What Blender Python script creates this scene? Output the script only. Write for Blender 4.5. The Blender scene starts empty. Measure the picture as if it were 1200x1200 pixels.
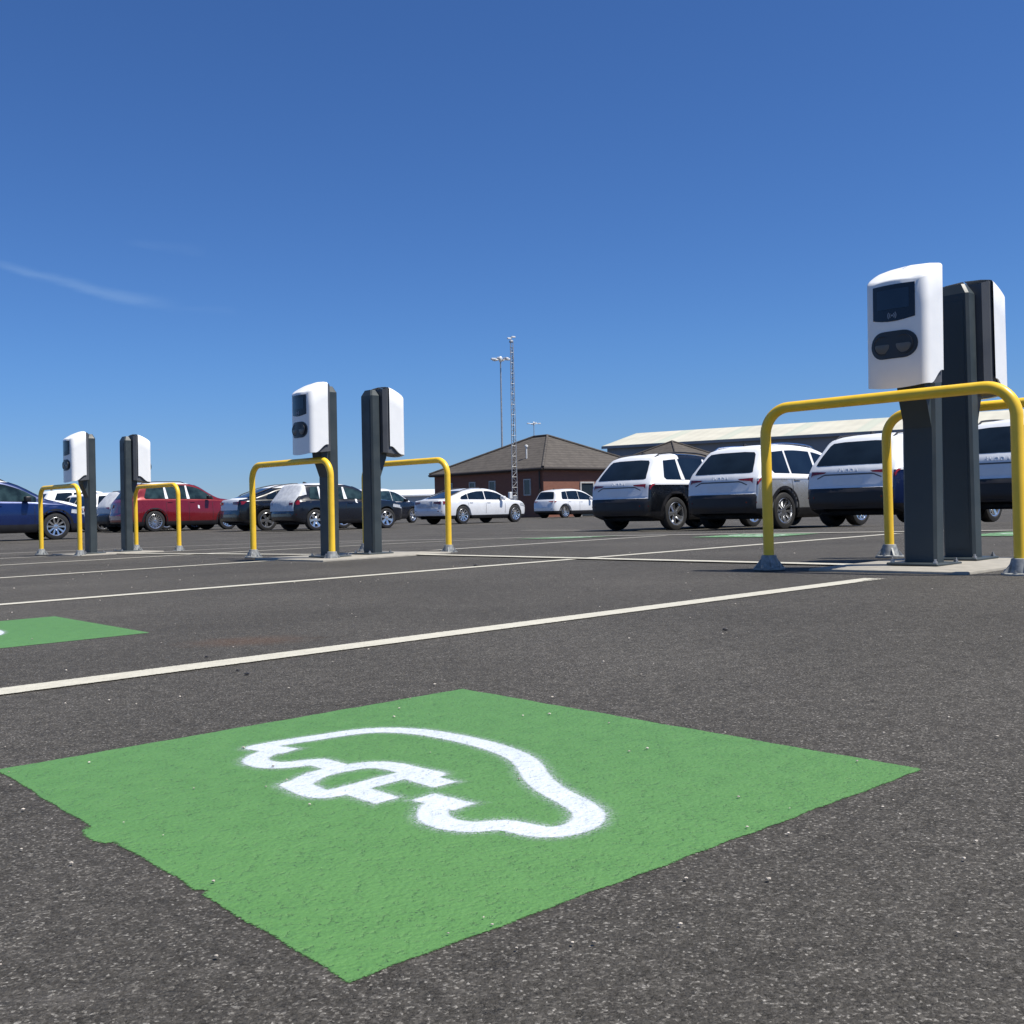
import bpy, bmesh, math, random
import numpy as np
from mathutils import Vector, Matrix
from mathutils.bvhtree import BVHTree
random.seed(7)
rng = np.random.default_rng(5)
R = math.radians
sc = bpy.context.scene
C = sc.collection
TH = 0.70614                       # direction of the parking bays
AV = Vector((math.cos(TH), math.sin(TH), 0)); NV = Vector((-math.sin(TH), math.cos(TH), 0))
CAMH = 0.3802
def AN(a, n, z=0.0): v = AV*a + NV*n; return Vector((v.x, v.y, z))
def sstep(a, b, t):
    t = max(0.0, min(1.0, (t-a)/(b-a))); return t*t*(3-2*t)
def zf(x, y):                       # fall of the car park
    return -0.012*(max(-30, min(20, x))+10)*sstep(12, 22, y)
FARTILT = 0.013

# ---------------------------------------------------------------- materials
def new_mat(name):
    m = bpy.data.materials.new(name); m.use_nodes = True
    nt = m.node_tree; b = nt.nodes['Principled BSDF']; return m, nt, b
def N(nt, typ, **kw):
    n = nt.nodes.new(typ)
    for k, v in kw.items():
        if k.startswith('i_'):
            n.inputs[k[2:].replace('_', ' ')].default_value = v
        else: setattr(n, k, v)
    return n
def L(nt, a, b): nt.links.new(a, b)
def math_n(nt, op, a, b=None, clamp=False):
    n = nt.nodes.new('ShaderNodeMath'); n.operation = op; n.use_clamp = clamp
    for i, v in enumerate((a, b)):
        if v is None: continue
        if isinstance(v, (int, float)): n.inputs[i].default_value = v
        else: nt.links.new(v, n.inputs[i])
    return n.outputs[0]
def maprange(nt, v, a, b, c=0.0, d=1.0, smooth=True):
    n = nt.nodes.new('ShaderNodeMapRange')
    if smooth: n.interpolation_type = 'SMOOTHSTEP'
    nt.links.new(v, n.inputs['Value'])
    for k, x in zip(('From Min', 'From Max', 'To Min', 'To Max'), (a, b, c, d)): n.inputs[k].default_value = x
    return n.outputs['Result']
def mixc(nt, f, a, b, blend='MIX'):
    n = nt.nodes.new('ShaderNodeMix'); n.data_type = 'RGBA'; n.blend_type = blend
    if isinstance(f, (int, float)): n.inputs[0].default_value = f
    else: nt.links.new(f, n.inputs[0])
    for i, v in ((6, a), (7, b)):
        if isinstance(v, tuple): n.inputs[i].default_value = (*v, 1) if len(v) == 3 else v
        else: nt.links.new(v, n.inputs[i])
    return n.outputs[2]
def simple(name, col, rough=0.5, metal=0.0, var=0.08, scale=6.0, bump=0.0, bscale=200.0, coat=0.0, spec=None):
    m, nt, b = new_mat(name)
    tc = N(nt, 'ShaderNodeTexCoord')
    nz = N(nt, 'ShaderNodeTexNoise', i_Scale=scale, i_Detail=6.0); L(nt, tc.outputs['Object'], nz.inputs['Vector'])
    f = maprange(nt, nz.outputs['Fac'], 0.3, 0.7)
    lo = tuple(c*(1-var) for c in col); hi = tuple(min(1, c*(1+var)) for c in col)
    L(nt, mixc(nt, f, lo, hi), b.inputs['Base Color'])
    r = maprange(nt, nz.outputs['Fac'], 0.3, 0.7, max(0.02, rough*0.85), min(1, rough*1.15)); L(nt, r, b.inputs['Roughness'])
    b.inputs['Metallic'].default_value = metal
    b.inputs['Coat Weight'].default_value = coat; b.inputs['Coat Roughness'].default_value = 0.05
    if spec is not None: b.inputs['Specular IOR Level'].default_value = spec
    if bump:
        n2 = N(nt, 'ShaderNodeTexNoise', i_Scale=bscale, i_Detail=3.0); L(nt, tc.outputs['Object'], n2.inputs['Vector'])
        bp = N(nt, 'ShaderNodeBump', i_Strength=bump, i_Distance=0.002); L(nt, n2.outputs['Fac'], bp.inputs['Height']); L(nt, bp.outputs['Normal'], b.inputs['Normal'])
    return m

def surface_nodes(nt):
    """asphalt texture shared by the tarmac and every paint on it -> colour, height, pits, coordinates"""
    tc = N(nt, 'ShaderNodeTexCoord'); co = tc.outputs['Object']
    warp = N(nt, 'ShaderNodeTexNoise', i_Scale=90.0, i_Detail=2.0); L(nt, co, warp.inputs['Vector'])
    wv = N(nt, 'ShaderNodeMixRGB'); wv.blend_type = 'ADD'; wv.inputs[0].default_value = 0.006
    L(nt, co, wv.inputs[1]); L(nt, warp.outputs['Color'], wv.inputs[2])
    vo = N(nt, 'ShaderNodeTexVoronoi', i_Scale=330.0, i_Randomness=1.0); vo.feature = 'F1'; L(nt, wv.outputs[0], vo.inputs['Vector'])
    vs = N(nt, 'ShaderNodeTexVoronoi', i_Scale=560.0); L(nt, wv.outputs[0], vs.inputs['Vector'])
    ln = N(nt, 'ShaderNodeTexNoise', i_Scale=0.55, i_Detail=7.0, i_Roughness=0.62); L(nt, co, ln.inputs['Vector'])
    mn = N(nt, 'ShaderNodeTexNoise', i_Scale=22.0, i_Detail=5.0, i_Roughness=0.65); L(nt, co, mn.inputs['Vector'])
    fn = N(nt, 'ShaderNodeTexNoise', i_Scale=260.0, i_Detail=4.0, i_Roughness=0.7); L(nt, co, fn.inputs['Vector'])
    cn = N(nt, 'ShaderNodeTexNoise', i_Scale=85.0, i_Detail=4.0, i_Roughness=0.6); L(nt, co, cn.inputs['Vector'])
    sx = N(nt, 'ShaderNodeSeparateColor'); L(nt, vo.outputs['Color'], sx.inputs[0])
    s2 = N(nt, 'ShaderNodeSeparateColor'); L(nt, vs.outputs['Color'], s2.inputs[0])
    return dict(tc=tc, co=co, vo=vo, vs=vs, ln=ln, mn=mn, fn=fn, cn=cn, r=sx.outputs[0], g=sx.outputs[1], r2=s2.outputs[0], g2=s2.outputs[1])
def surface_height(nt, s):
    h = math_n(nt, 'MULTIPLY', s['vo'].outputs['Distance'], -0.55)
    h = math_n(nt, 'ADD', h, math_n(nt, 'MULTIPLY', s['r'], 0.45))
    h = math_n(nt, 'ADD', h, math_n(nt, 'MULTIPLY', s['fn'].outputs['Fac'], 1.8)); h = math_n(nt, 'ADD', h, math_n(nt, 'MULTIPLY', s['cn'].outputs['Fac'], 2.4))
    h = math_n(nt, 'ADD', h, math_n(nt, 'MULTIPLY', s['mn'].outputs['Fac'], 1.6))
    pit = maprange(nt, s['mn'].outputs['Fac'], 0.30, 0.40, -1.2, 0.0)
    h = math_n(nt, 'ADD', h, pit)
    return h

def paint_height(nt, s):
    v1 = N(nt, 'ShaderNodeTexVoronoi', i_Scale=165.0, i_Randomness=1.0); v1.feature = 'SMOOTH_F1'; v1.inputs['Smoothness'].default_value = 0.6; L(nt, s['co'], v1.inputs['Vector'])
    h = math_n(nt, 'MULTIPLY', v1.outputs['Distance'], -0.7)
    h = math_n(nt, 'ADD', h, math_n(nt, 'MULTIPLY', s['fn'].outputs['Fac'], 0.75)); h = math_n(nt, 'ADD', h, maprange(nt, s['r'], 0.82, 1.0, 0.0, 0.35))
    h = math_n(nt, 'ADD', h, math_n(nt, 'MULTIPLY', s['cn'].outputs['Fac'], 1.3))
    h = math_n(nt, 'ADD', h, math_n(nt, 'MULTIPLY', s['mn'].outputs['Fac'], 1.6))
    return math_n(nt, 'ADD', h, maprange(nt, s['cn'].outputs['Fac'], 0.34, 0.42, -1.0, 0.0))
def asphalt_mat():
    m, nt, b = new_mat('asphalt'); s = surface_nodes(nt)
    ramp = N(nt, 'ShaderNodeValToRGB'); cr = ramp.color_ramp
    cr.elements[0].position = 0; cr.elements[0].color = (0.026, 0.0245, 0.0215, 1)
    cr.elements[1].position = 1; cr.elements[1].color = (0.62, 0.59, 0.55, 1)
    for p, c in ((0.25, (0.058, 0.0540, 0.0480)), (0.60, (0.080, 0.0745, 0.0670)), (0.76, (0.122, 0.114, 0.103)), (0.85, (0.27, 0.256, 0.234))):
        e = cr.elements.new(p); e.color = (*c, 1)
    L(nt, math_n(nt, 'ADD', math_n(nt, 'MULTIPLY', s['r'], 0.62), math_n(nt, 'MULTIPLY', maprange(nt, s['fn'].outputs['Fac'], 0.25, 0.75, 0, 1, False), 0.38)), ramp.inputs[0])
    col = ramp.outputs[0]
    ck = N(nt, 'ShaderNodeTexNoise', i_Scale=48.0, i_Detail=5.0, i_Roughness=0.75); ck.noise_type = 'RIDGED_MULTIFRACTAL' if False else ck.noise_type; L(nt, s['co'], ck.inputs['Vector'])
    ckf = maprange(nt, math_n(nt, 'ABSOLUTE', math_n(nt, 'SUBTRACT', ck.outputs['Fac'], 0.43)), 0.0, 0.014, 0.22, 1.0)
    col = mixc(nt, 1.0, col, mixc(nt, ckf, (0, 0, 0), (1, 1, 1)), 'MULTIPLY')
    g2 = maprange(nt, s['r2'], 0.0, 1.0, 0.62, 1.35, False)
    col = mixc(nt, 1.0, col, mixc(nt, g2, (0, 0, 0), (1, 1, 1)), 'MULTIPLY')
    big = maprange(nt, s['ln'].outputs['Fac'], 0.3, 0.72, 0.84, 1.2)
    sc_ = nt.nodes.new('ShaderNodeVectorMath'); sc_.operation = 'SCALE'; L(nt, col, sc_.inputs[0]); L(nt, math_n(nt, 'MULTIPLY', big, maprange(nt, s['mn'].outputs['Fac'], 0.3, 0.7, 0.86, 1.12)), sc_.inputs['Scale'])
    col = sc_.outputs[0]
    # pale scuffs dragged along the bays
    mp = N(nt, 'ShaderNodeMapping'); mp.inputs['Rotation'].default_value = (0, 0, -TH); mp.inputs['Scale'].default_value = (1.1, 9.0, 1); L(nt, s['co'], mp.inputs['Vector'])
    st = N(nt, 'ShaderNodeTexNoise', i_Scale=1.6, i_Detail=8.0, i_Roughness=0.7); L(nt, mp.outputs[0], st.inputs['Vector'])
    f = math_n(nt, 'MULTIPLY', maprange(nt, st.outputs['Fac'], 0.58, 0.76), 0.34)
    col = mixc(nt, f, col, (0.17, 0.16, 0.15))
    # rusty stain
    vm = nt.nodes.new('ShaderNodeVectorMath'); vm.operation = 'SUBTRACT'; L(nt, s['co'], vm.inputs[0]); vm.inputs[1].default_value = (-0.84, 3.27, 0)
    mp2 = N(nt, 'ShaderNodeMapping'); mp2.vector_type = 'POINT'; mp2.inputs['Scale'].default_value = (3.6, 5.5, 1); mp2.inputs['Rotation'].default_value = (0, 0, -0.5); L(nt, vm.outputs[0], mp2.inputs['Vector'])
    ln_ = nt.nodes.new('ShaderNodeVectorMath'); ln_.operation = 'LENGTH'; L(nt, mp2.outputs[0], ln_.inputs[0])
    rf = math_n(nt, 'ADD', ln_.outputs['Value'], math_n(nt, 'MULTIPLY', s['mn'].outputs['Fac'], 0.8))
    col = mixc(nt, maprange(nt, rf, 0.5, 1.4, 0.26, 0.0), col, (0.15, 0.075, 0.04))
    L(nt, col, b.inputs['Base Color'])
    L(nt, maprange(nt, s['g'], 0, 1, 0.62, 0.9), b.inputs['Roughness']); b.inputs['Specular IOR Level'].default_value = 0.12
    bp = N(nt, 'ShaderNodeBump', i_Strength=0.8, i_Distance=0.0017); L(nt, surface_height(nt, s), bp.inputs['Height']); L(nt, bp.outputs['Normal'], b.inputs['Normal'])
    return m
def paint_mat(name, lo, hi, fuzz, edge_noise, bump, wear=0.0, rough=0.55, speck=0.5, halo=0.0):
    """road paint; point attribute d = signed distance (m) to the painted shape's edge"""
    m, nt, b = new_mat(name); s = surface_nodes(nt)
    L(nt, mixc(nt, maprange(nt, s['mn'].outputs['Fac'], 0.35, 0.65), lo, hi), b.inputs['Base Color'])
    c1 = mixc(nt, maprange(nt, s['mn'].outputs['Fac'], 0.3, 0.7), lo, hi)
    c1 = mixc(nt, math_n(nt, 'MULTIPLY', maprange(nt, s['ln'].outputs['Fac'], 0.4, 0.7), 0.35), c1, tuple(min(1, x*1.12) for x in hi))
    pitf = math_n(nt, 'MULTIPLY', maprange(nt, s['g2'], 0.93, 0.97), maprange(nt, s['mn'].outputs['Fac'], 0.42, 0.55, speck, 0.0))
    pit2 = math_n(nt, 'MULTIPLY', maprange(nt, math_n(nt, 'ADD', math_n(nt, 'MULTIPLY', s['cn'].outputs['Fac'], 0.75), math_n(nt, 'MULTIPLY', s['mn'].outputs['Fac'], 0.25)), 0.30, 0.35, 1.0, 0.0), speck)
    c1 = mixc(nt, math_n(nt, 'MAXIMUM', pitf, pit2), c1, tuple(x*0.25+0.012 for x in lo))
    L(nt, c1, b.inputs['Base Color'])
    b.inputs['Roughness'].default_value = rough
    at = N(nt, 'ShaderNodeAttribute'); at.attribute_name = 'd'
    d = at.outputs['Fac']
    nz = math_n(nt, 'MULTIPLY', math_n(nt, 'SUBTRACT', s['r'], 0.5), edge_noise)
    nz2 = math_n(nt, 'MULTIPLY', math_n(nt, 'SUBTRACT', s['fn'].outputs['Fac'], 0.5), fuzz*4)
    nz3 = math_n(nt, 'MULTIPLY', math_n(nt, 'SUBTRACT', s['mn'].outputs['Fac'], 0.5), edge_noise*1.2)
    nz4 = math_n(nt, 'MULTIPLY', math_n(nt, 'SUBTRACT', s['r2'], 0.5), fuzz*1.5)
    dd = math_n(nt, 'ADD', math_n(nt, 'ADD', d, nz), math_n(nt, 'ADD', math_n(nt, 'ADD', nz2, nz4), nz3))
    al = maprange(nt, dd, -0.0012-fuzz*0.5, 0.0012+fuzz*0.6, 1.0, 0.0)
    if halo:
        ha = math_n(nt, 'SUBTRACT', 1.0, math_n(nt, 'DIVIDE', math_n(nt, 'MAXIMUM', d, 0.0), halo), True)
        ha = math_n(nt, 'MULTIPLY', math_n(nt, 'MULTIPLY', ha, ha), 0.75)
        al = math_n(nt, 'MAXIMUM', al, math_n(nt, 'MULTIPLY', ha, maprange(nt, math_n(nt, 'ADD', s['r2'], math_n(nt, 'MULTIPLY', s['cn'].outputs['Fac'], 0.6)), 0.55, 1.1)))
    if wear:
        al = math_n(nt, 'MULTIPLY', al, maprange(nt, math_n(nt, 'ADD', s['mn'].outputs['Fac'], math_n(nt, 'MULTIPLY', s['r2'], 0.25)), wear, wear+0.06, 0.1, 1.0))
    L(nt, al, b.inputs['Alpha'])
    bp = N(nt, 'ShaderNodeBump', i_Strength=bump, i_Distance=0.0026); L(nt, paint_height(nt, s), bp.inputs['Height']); L(nt, bp.outputs['Normal'], b.inputs['Normal'])
    return m

M = {}
M['asphalt'] = asphalt_mat()
M['green'] = paint_mat('green_road_paint', (0.076, 0.196, 0.050), (0.088, 0.216, 0.058), 0.0010, 0.0022, 0.65, speck=0.8)
M['green_worn'] = paint_mat('faded_green_road_paint', (0.13, 0.27, 0.12), (0.16, 0.31, 0.15), 0.004, 0.03, 0.5, wear=0.5)
M['symbol'] = paint_mat('white_spray_paint', (0.50, 0.555, 0.61), (0.57, 0.62, 0.67), 0.0018, 0.0010, 0.6, speck=0.35, halo=0.022)
M['symbol_worn'] = paint_mat('worn_white_spray_paint', (0.5, 0.55, 0.52), (0.6, 0.65, 0.6), 0.01, 0.002, 0.5, wear=0.45)
M['line'] = paint_mat('cream_line_paint', (0.49, 0.465, 0.385), (0.56, 0.535, 0.445), 0.0012, 0.007, 0.5, speck=0.4)
M['line_far'] = paint_mat('worn_line_paint', (0.42, 0.40, 0.34), (0.50, 0.475, 0.41), 0.004, 0.02, 0.4, wear=0.36)
M['concrete'] = simple('island_concrete', (0.31, 0.29, 0.25), 0.85, var=0.12, scale=14, bump=0.6, bscale=180)
M['white_shell'] = simple('white_charger_plastic', (0.84, 0.845, 0.845), 0.38, var=0.02, scale=9, bump=0.03, bscale=500)
M['grey_shell'] = simple('charcoal_charger_plastic', (0.080, 0.085, 0.095), 0.5, var=0.08, bump=0.15, bscale=700)
M['anthracite'] = simple('anthracite_powder_coat', (0.036, 0.048, 0.054), 0.5, var=0.10, scale=8, bump=0.15, bscale=600)
M['panel'] = simple('dark_blue_black_panel', (0.006, 0.010, 0.022), 0.25, var=0.05)
M['screen'] = simple('display_glass', (0.018, 0.030, 0.052), 0.12, var=0.1)
M['icon'] = simple('icon_print', (0.22, 0.26, 0.32), 0.5)
M['socket'] = simple('socket_plastic', (0.022, 0.026, 0.033), 0.38, var=0.1)
M['socket_lid'] = simple('socket_lid_plastic', (0.10, 0.105, 0.11), 0.32, var=0.1)
M['yellow'] = simple('yellow_powder_coat', (0.90, 0.575, 0.04), 0.36, var=0.05, scale=12, bump=0.05, bscale=400)
_m = M['yellow']; _nt = _m.node_tree; _b = _nt.nodes['Principled BSDF']; _src = _b.inputs['Base Color'].links[0].from_socket
_tc = N(_nt, 'ShaderNodeTexCoord'); _n1 = N(_nt, 'ShaderNodeTexNoise', i_Scale=38.0, i_Detail=6.0, i_Roughness=0.7); L(_nt, _tc.outputs['Object'], _n1.inputs['Vector'])
_n2 = N(_nt, 'ShaderNodeTexNoise', i_Scale=3.0, i_Detail=3.0); L(_nt, _tc.outputs['Object'], _n2.inputs['Vector'])
_f = math_n(_nt, 'MULTIPLY', maprange(_nt, _n1.outputs['Fac'], 0.66, 0.72), maprange(_nt, _n2.outputs['Fac'], 0.5, 0.62, 0.0, 0.75))
L(_nt, mixc(_nt, _f, _src, (0.20, 0.13, 0.05)), _b.inputs['Base Color'])
M['galv'] = simple('galvanised_casting', (0.27, 0.28, 0.28), 0.62, metal=0.3, var=0.25, scale=40, bump=0.3, bscale=300)
M['bolt'] = simple('steel_bolt', (0.4, 0.4, 0.41), 0.35, metal=0.9, var=0.2)
M['rubber'] = simple('tyre_rubber', (0.018, 0.018, 0.019), 0.75, var=0.2, scale=20)
M['black_plastic'] = simple('black_plastic', (0.014, 0.014, 0.017), 0.5, var=0.15, scale=5)
M['underbody'] = simple('underbody_black', (0.008, 0.008, 0.009), 0.85)
M['alloy'] = simple('silver_alloy', (0.62, 0.63, 0.65), 0.22, metal=0.9, var=0.05)
M['dark_alloy'] = simple('black_alloy', (0.015, 0.015, 0.016), 0.5)
M['glass'] = simple('tinted_car_glass', (0.006, 0.011, 0.018), 0.06, var=0.3, scale=2.5, spec=0.6)
M['clear_glass'] = simple('greenish_car_glass', (0.018, 0.034, 0.036), 0.05, var=0.6, scale=3.5, spec=0.6)
M['red_lamp'] = simple('red_lamp_plastic', (0.20, 0.008, 0.014), 0.12, var=0.35, scale=25, coat=0.5)
M['clear_lamp'] = simple('headlamp_plastic', (0.45, 0.47, 0.5), 0.1, var=0.3, scale=20, coat=0.5)
M['chrome'] = simple('chrome', (0.8, 0.8, 0.82), 0.1, metal=1.0)
M['film'] = simple('white_transport_film', (0.72, 0.74, 0.78), 0.45, var=0.03, scale=5, bump=0.25, bscale=9)
M['film_sheer'] = simple('wrinkled_translucent_film', (0.55, 0.57, 0.60), 0.5, var=0.12, scale=8, bump=0.5, bscale=12)
def car_paint(name, col, metal=0.2, rough=0.28):
    m = simple(name, col, rough, metal=metal, var=0.04, scale=3, coat=0.6); return m
P = dict(white=car_paint('white_car_paint', (0.74, 0.75, 0.77), 0, 0.3), silver=car_paint('silver_car_paint', (0.42, 0.44, 0.46), 0.55, 0.3),
         black=car_paint('black_car_paint', (0.004, 0.005, 0.007), 0.0), navy=car_paint('navy_car_paint', (0.004, 0.006, 0.013), 0.0),
         blue=car_paint('blue_car_paint', (0.006, 0.022, 0.105), 0.3), red=car_paint('red_car_paint', (0.20, 0.010, 0.016), 0.3),
         dblue=car_paint('dark_blue_car_paint', (0.008, 0.02, 0.08), 0.3), grey=car_paint('grey_car_paint', (0.10, 0.10, 0.115), 0.4))

# ---------------------------------------------------------------- mesh helpers
def link(name, me, mat=None, parent=None, smooth=True, angle=35):
    me.name = name
    if mat is not None: me.materials.clear(); me.materials.append(mat)
    if smooth and len(me.polygons):
        me.polygons.foreach_set('use_smooth', [True]*len(me.polygons))
        try: me.set_sharp_from_angle(angle=R(angle))
        except Exception: pass
    o = bpy.data.objects.new(name, me); C.objects.link(o)
    if parent is not None: o.parent = parent
    return o
def obj(name, bm, mat, parent=None, smooth=True, angle=35):
    me = bpy.data.meshes.new(name); bmesh.ops.recalc_face_normals(bm, faces=bm.faces[:]); bm.to_mesh(me); bm.free()
    return link(name, me, mat, parent, smooth, angle)
def thing(name, label, cat, loc=(0, 0, 0), rot=(0, 0, 0), group=None):
    o = bpy.data.objects.new(name, None); C.objects.link(o); o.location = loc; o.rotation_euler = rot
    o.empty_display_size = 0.2
    o['label'] = label; o['category'] = cat
    if group: o['group'] = group
    return o
def tag(o, label, cat, group=None):
    o['label'] = label; o['category'] = cat
    if group: o['group'] = group
    return o
def rotm(tilt, heading):           # lean about the world Y axis, then spin about z first
    return (Matrix.Rotation(tilt, 4, 'Y') @ Matrix.Rotation(heading, 4, 'Z')).to_euler()
def box(bm, x0, x1, y0, y1, z0, z1, bevel=0.0, seg=2, mat=None):
    r = bmesh.ops.create_cube(bm, size=1.0)
    vs = r['verts']
    for v in vs: v.co = Vector(((x0+x1)/2+v.co.x*(x1-x0), (y0+y1)/2+v.co.y*(y1-y0), (z0+z1)/2+v.co.z*(z1-z0)))
    if bevel:
        es = list({e for v in vs for e in v.link_edges})
        r2 = bmesh.ops.bevel(bm, geom=es, offset=bevel, segments=seg, profile=0.5, affect='EDGES'); vs = list({v for f in r2['faces'] for v in f.verts})
    if mat is not None: bmesh.ops.transform(bm, matrix=mat, verts=vs)
    return vs
def lathe(bm, prof, seg=32, axis='Z', center=(0, 0, 0), cap=True):
    rings = []
    for (r, h) in prof:
        ring = []
        for i in range(seg):
            t = 2*math.pi*i/seg; x, y = r*math.cos(t), r*math.sin(t)
            p = (x, y, h) if axis == 'Z' else ((x, h, y) if axis == 'Y' else (h, x, y))
            ring.append(bm.verts.new(Vector(p)+Vector(center)))
        rings.append(ring)
    for a, b in zip(rings, rings[1:]):
        for i in range(seg): bm.faces.new((a[i], a[(i+1) % seg], b[(i+1) % seg], b[i]))
    if cap:
        bm.faces.new(rings[0][::-1]); bm.faces.new(rings[-1])
def tube(bm, pts, r, seg=16, cap=True):
    pts = [Vector(p) for p in pts]; rings = []
    t0 = (pts[1]-pts[0]).normalized(); up = Vector((0, 0, 1)) if abs(t0.z) < 0.9 else Vector((1, 0, 0))
    u = t0.cross(up).normalized()
    for i, p in enumerate(pts):
        t = (pts[min(i+1, len(pts)-1)]-pts[max(i-1, 0)]).normalized()
        u = (u-t*u.dot(t)).normalized(); w = t.cross(u)
        rr = r[i] if isinstance(r, (list, tuple)) else r
        rings.append([bm.verts.new(p+(u*math.cos(2*math.pi*k/seg)+w*math.sin(2*math.pi*k/seg))*rr) for k in range(seg)])
    for a, b in zip(rings, rings[1:]):
        for k in range(seg): bm.faces.new((a[k], a[(k+1) % seg], b[(k+1) % seg], b[k]))
    if cap: bm.faces.new(rings[0][::-1]); bm.faces.new(rings[-1])
def prism(bm, poly, y0, y1, swap=None):       # poly in (x,z), extruded along y
    f = swap or (lambda x, y, z: (x, y, z))
    a = [bm.verts.new(f(x, y0, z)) for x, z in poly]; b = [bm.verts.new(f(x, y1, z)) for x, z in poly]
    n = len(poly); bm.faces.new(a); bm.faces.new(b[::-1])
    for i in range(n): bm.faces.new((a[i], a[(i+1) % n], b[(i+1) % n], b[i]))
def sheet_bm(poly, step=0.08):                # triangulated 2D polygon cut on a grid
    bm = bmesh.new(); vs = [bm.verts.new((p[0], p[1], 0)) for p in poly]; bm.faces.new(vs)
    xs = [p[0] for p in poly]; ys = [p[1] for p in poly]
    for ax, lo, hi in ((0, min(xs), max(xs)), (1, min(ys), max(ys))):
        n = max(1, int((hi-lo)/step))
        for i in range(1, n):
            co = [0, 0, 0]; no = [0, 0, 0]; co[ax] = lo+(hi-lo)*i/n; no[ax] = 1
            bmesh.ops.bisect_plane(bm, geom=bm.verts[:]+bm.edges[:]+bm.faces[:], plane_co=co, plane_no=no)
    return bm
def patch(bvh, poly, mode, off=0.004, step=0.08, mirror=False, along=False):
    """lay a flat outline onto a shell by casting it along an axis; gives a sheet just proud of the shell"""
    bm = sheet_bm(poly, step); bad = []
    for v in bm.verts:
        u, w = v.co.x, v.co.y
        if mode == 'right': o, d = Vector((u, -4, w)), Vector((0, 1, 0))
        elif mode == 'rear': o, d = Vector((-6, u, w)), Vector((1, 0, 0))
        elif mode == 'front': o, d = Vector((12, u, w)), Vector((-1, 0, 0))
        elif mode == 'face': o, d = Vector((u, -3, w)), Vector((0, 1, 0))
        elif mode == 'top': o, d = Vector((u, w, 5)), Vector((0, 0, -1))
        h = bvh.ray_cast(o, d)
        if h[0] is None: bad.append(v); continue
        nn = h[1] if h[1].dot(d) < 0 else -h[1]
        v.co = h[0]-d*off if along else h[0]+nn*off
    if bad: bmesh.ops.delete(bm, geom=bad, context='VERTS')
    if mirror:
        for v in bm.verts: v.co.y = -v.co.y
    bmesh.ops.recalc_face_normals(bm, faces=bm.faces[:])
    # make normals face out along the ray
    if len(bm.faces):
        dd = {'right': (0, -1, 0), 'rear': (-1, 0, 0), 'front': (1, 0, 0), 'face': (0, -1, 0), 'top': (0, 0, 1)}[mode]
        dd = Vector(dd)
        if mirror: dd.y = -dd.y
        s = sum(f.normal.dot(dd) for f in bm.faces)
        if s < 0: bmesh.ops.reverse_faces(bm, faces=bm.faces[:])
    return bm
def patch_obj(name, bm, mat, parent):
    me = bpy.data.meshes.new(name); bm.to_mesh(me); bm.free(); return link(name, me, mat, parent, True, 60)

# ---------------------------------------------------------------- ground
def axis_pts(spans):
    out = []
    for a, b, s in spans: out += list(np.arange(a, b-1e-6, s))
    out.append(spans[-1][1]); return out
gx = axis_pts([(-900, -100, 100), (-100, -30, 10), (-30, 20, 2.0), (20, 100, 10), (100, 900, 100)])
gy = axis_pts([(-60, 0, 10), (0, 11, 1.0), (11, 24, 0.25), (24, 60, 4), (60, 200, 20), (200, 2000, 200)])
bm = bmesh.new(); grid = [[bm.verts.new((x, y, zf(x, y))) for x in gx] for y in gy]
for j in range(len(gy)-1):
    for i in range(len(gx)-1): bm.faces.new((grid[j][i], grid[j][i+1], grid[j+1][i+1], grid[j+1][i]))
o = obj('ground', bm, M['asphalt']); o['kind'] = 'structure'

def dist_seg(P_, a, b):
    a = np.array(a); b = np.array(b); ab = b-a; t = np.clip(((P_-a)@ab)/max(1e-12, ab@ab), 0, 1)
    q = P_-(a+t[:, None]*ab); return np.hypot(q[:, 0], q[:, 1])
def marking(name, mat, a0, a1, n0, n1, res, dist, z, a_shift=0, n_shift=0):
    """grid sheet in bay coordinates with per-point signed distance to the painted outline"""
    A_ = np.arange(a0, a1+res, res); N_ = np.arange(n0, n1+res, res)
    aa, nn = np.meshgrid(A_, N_, indexing='ij'); pts = np.stack([aa.ravel(), nn.ravel()], 1); d = dist(pts)
    co = [AN(p[0]+a_shift, p[1]+n_shift) for p in pts]; vv = [(c.x, c.y, zf(c.x, c.y)+z) for c in co]
    nA, nN = len(A_), len(N_); faces = []
    for i in range(nA-1):
        for j in range(nN-1):
            k = i*nN+j
            if min(d[k], d[k+1], d[k+nN], d[k+nN+1]) < 0.06: faces.append((k, k+nN, k+nN+1, k+1))
    used = sorted({i for f in faces for i in f}); mp = {u: i for i, u in enumerate(used)}
    me = bpy.data.meshes.new(name); me.from_pydata([vv[u] for u in used], [], [tuple(mp[i] for i in f) for f in faces]); 
    at = me.attributes.new('d', 'FLOAT', 'POINT'); at.data.foreach_set('value', d[used].astype(np.float32))
    return me
def rect_d(p, a0, a1, n0, n1): return np.maximum(np.abs(p[:, 0]-(a0+a1)/2)-(a1-a0)/2, np.abs(p[:, 1]-(n0+n1)/2)-(n1-n0)/2)
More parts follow.
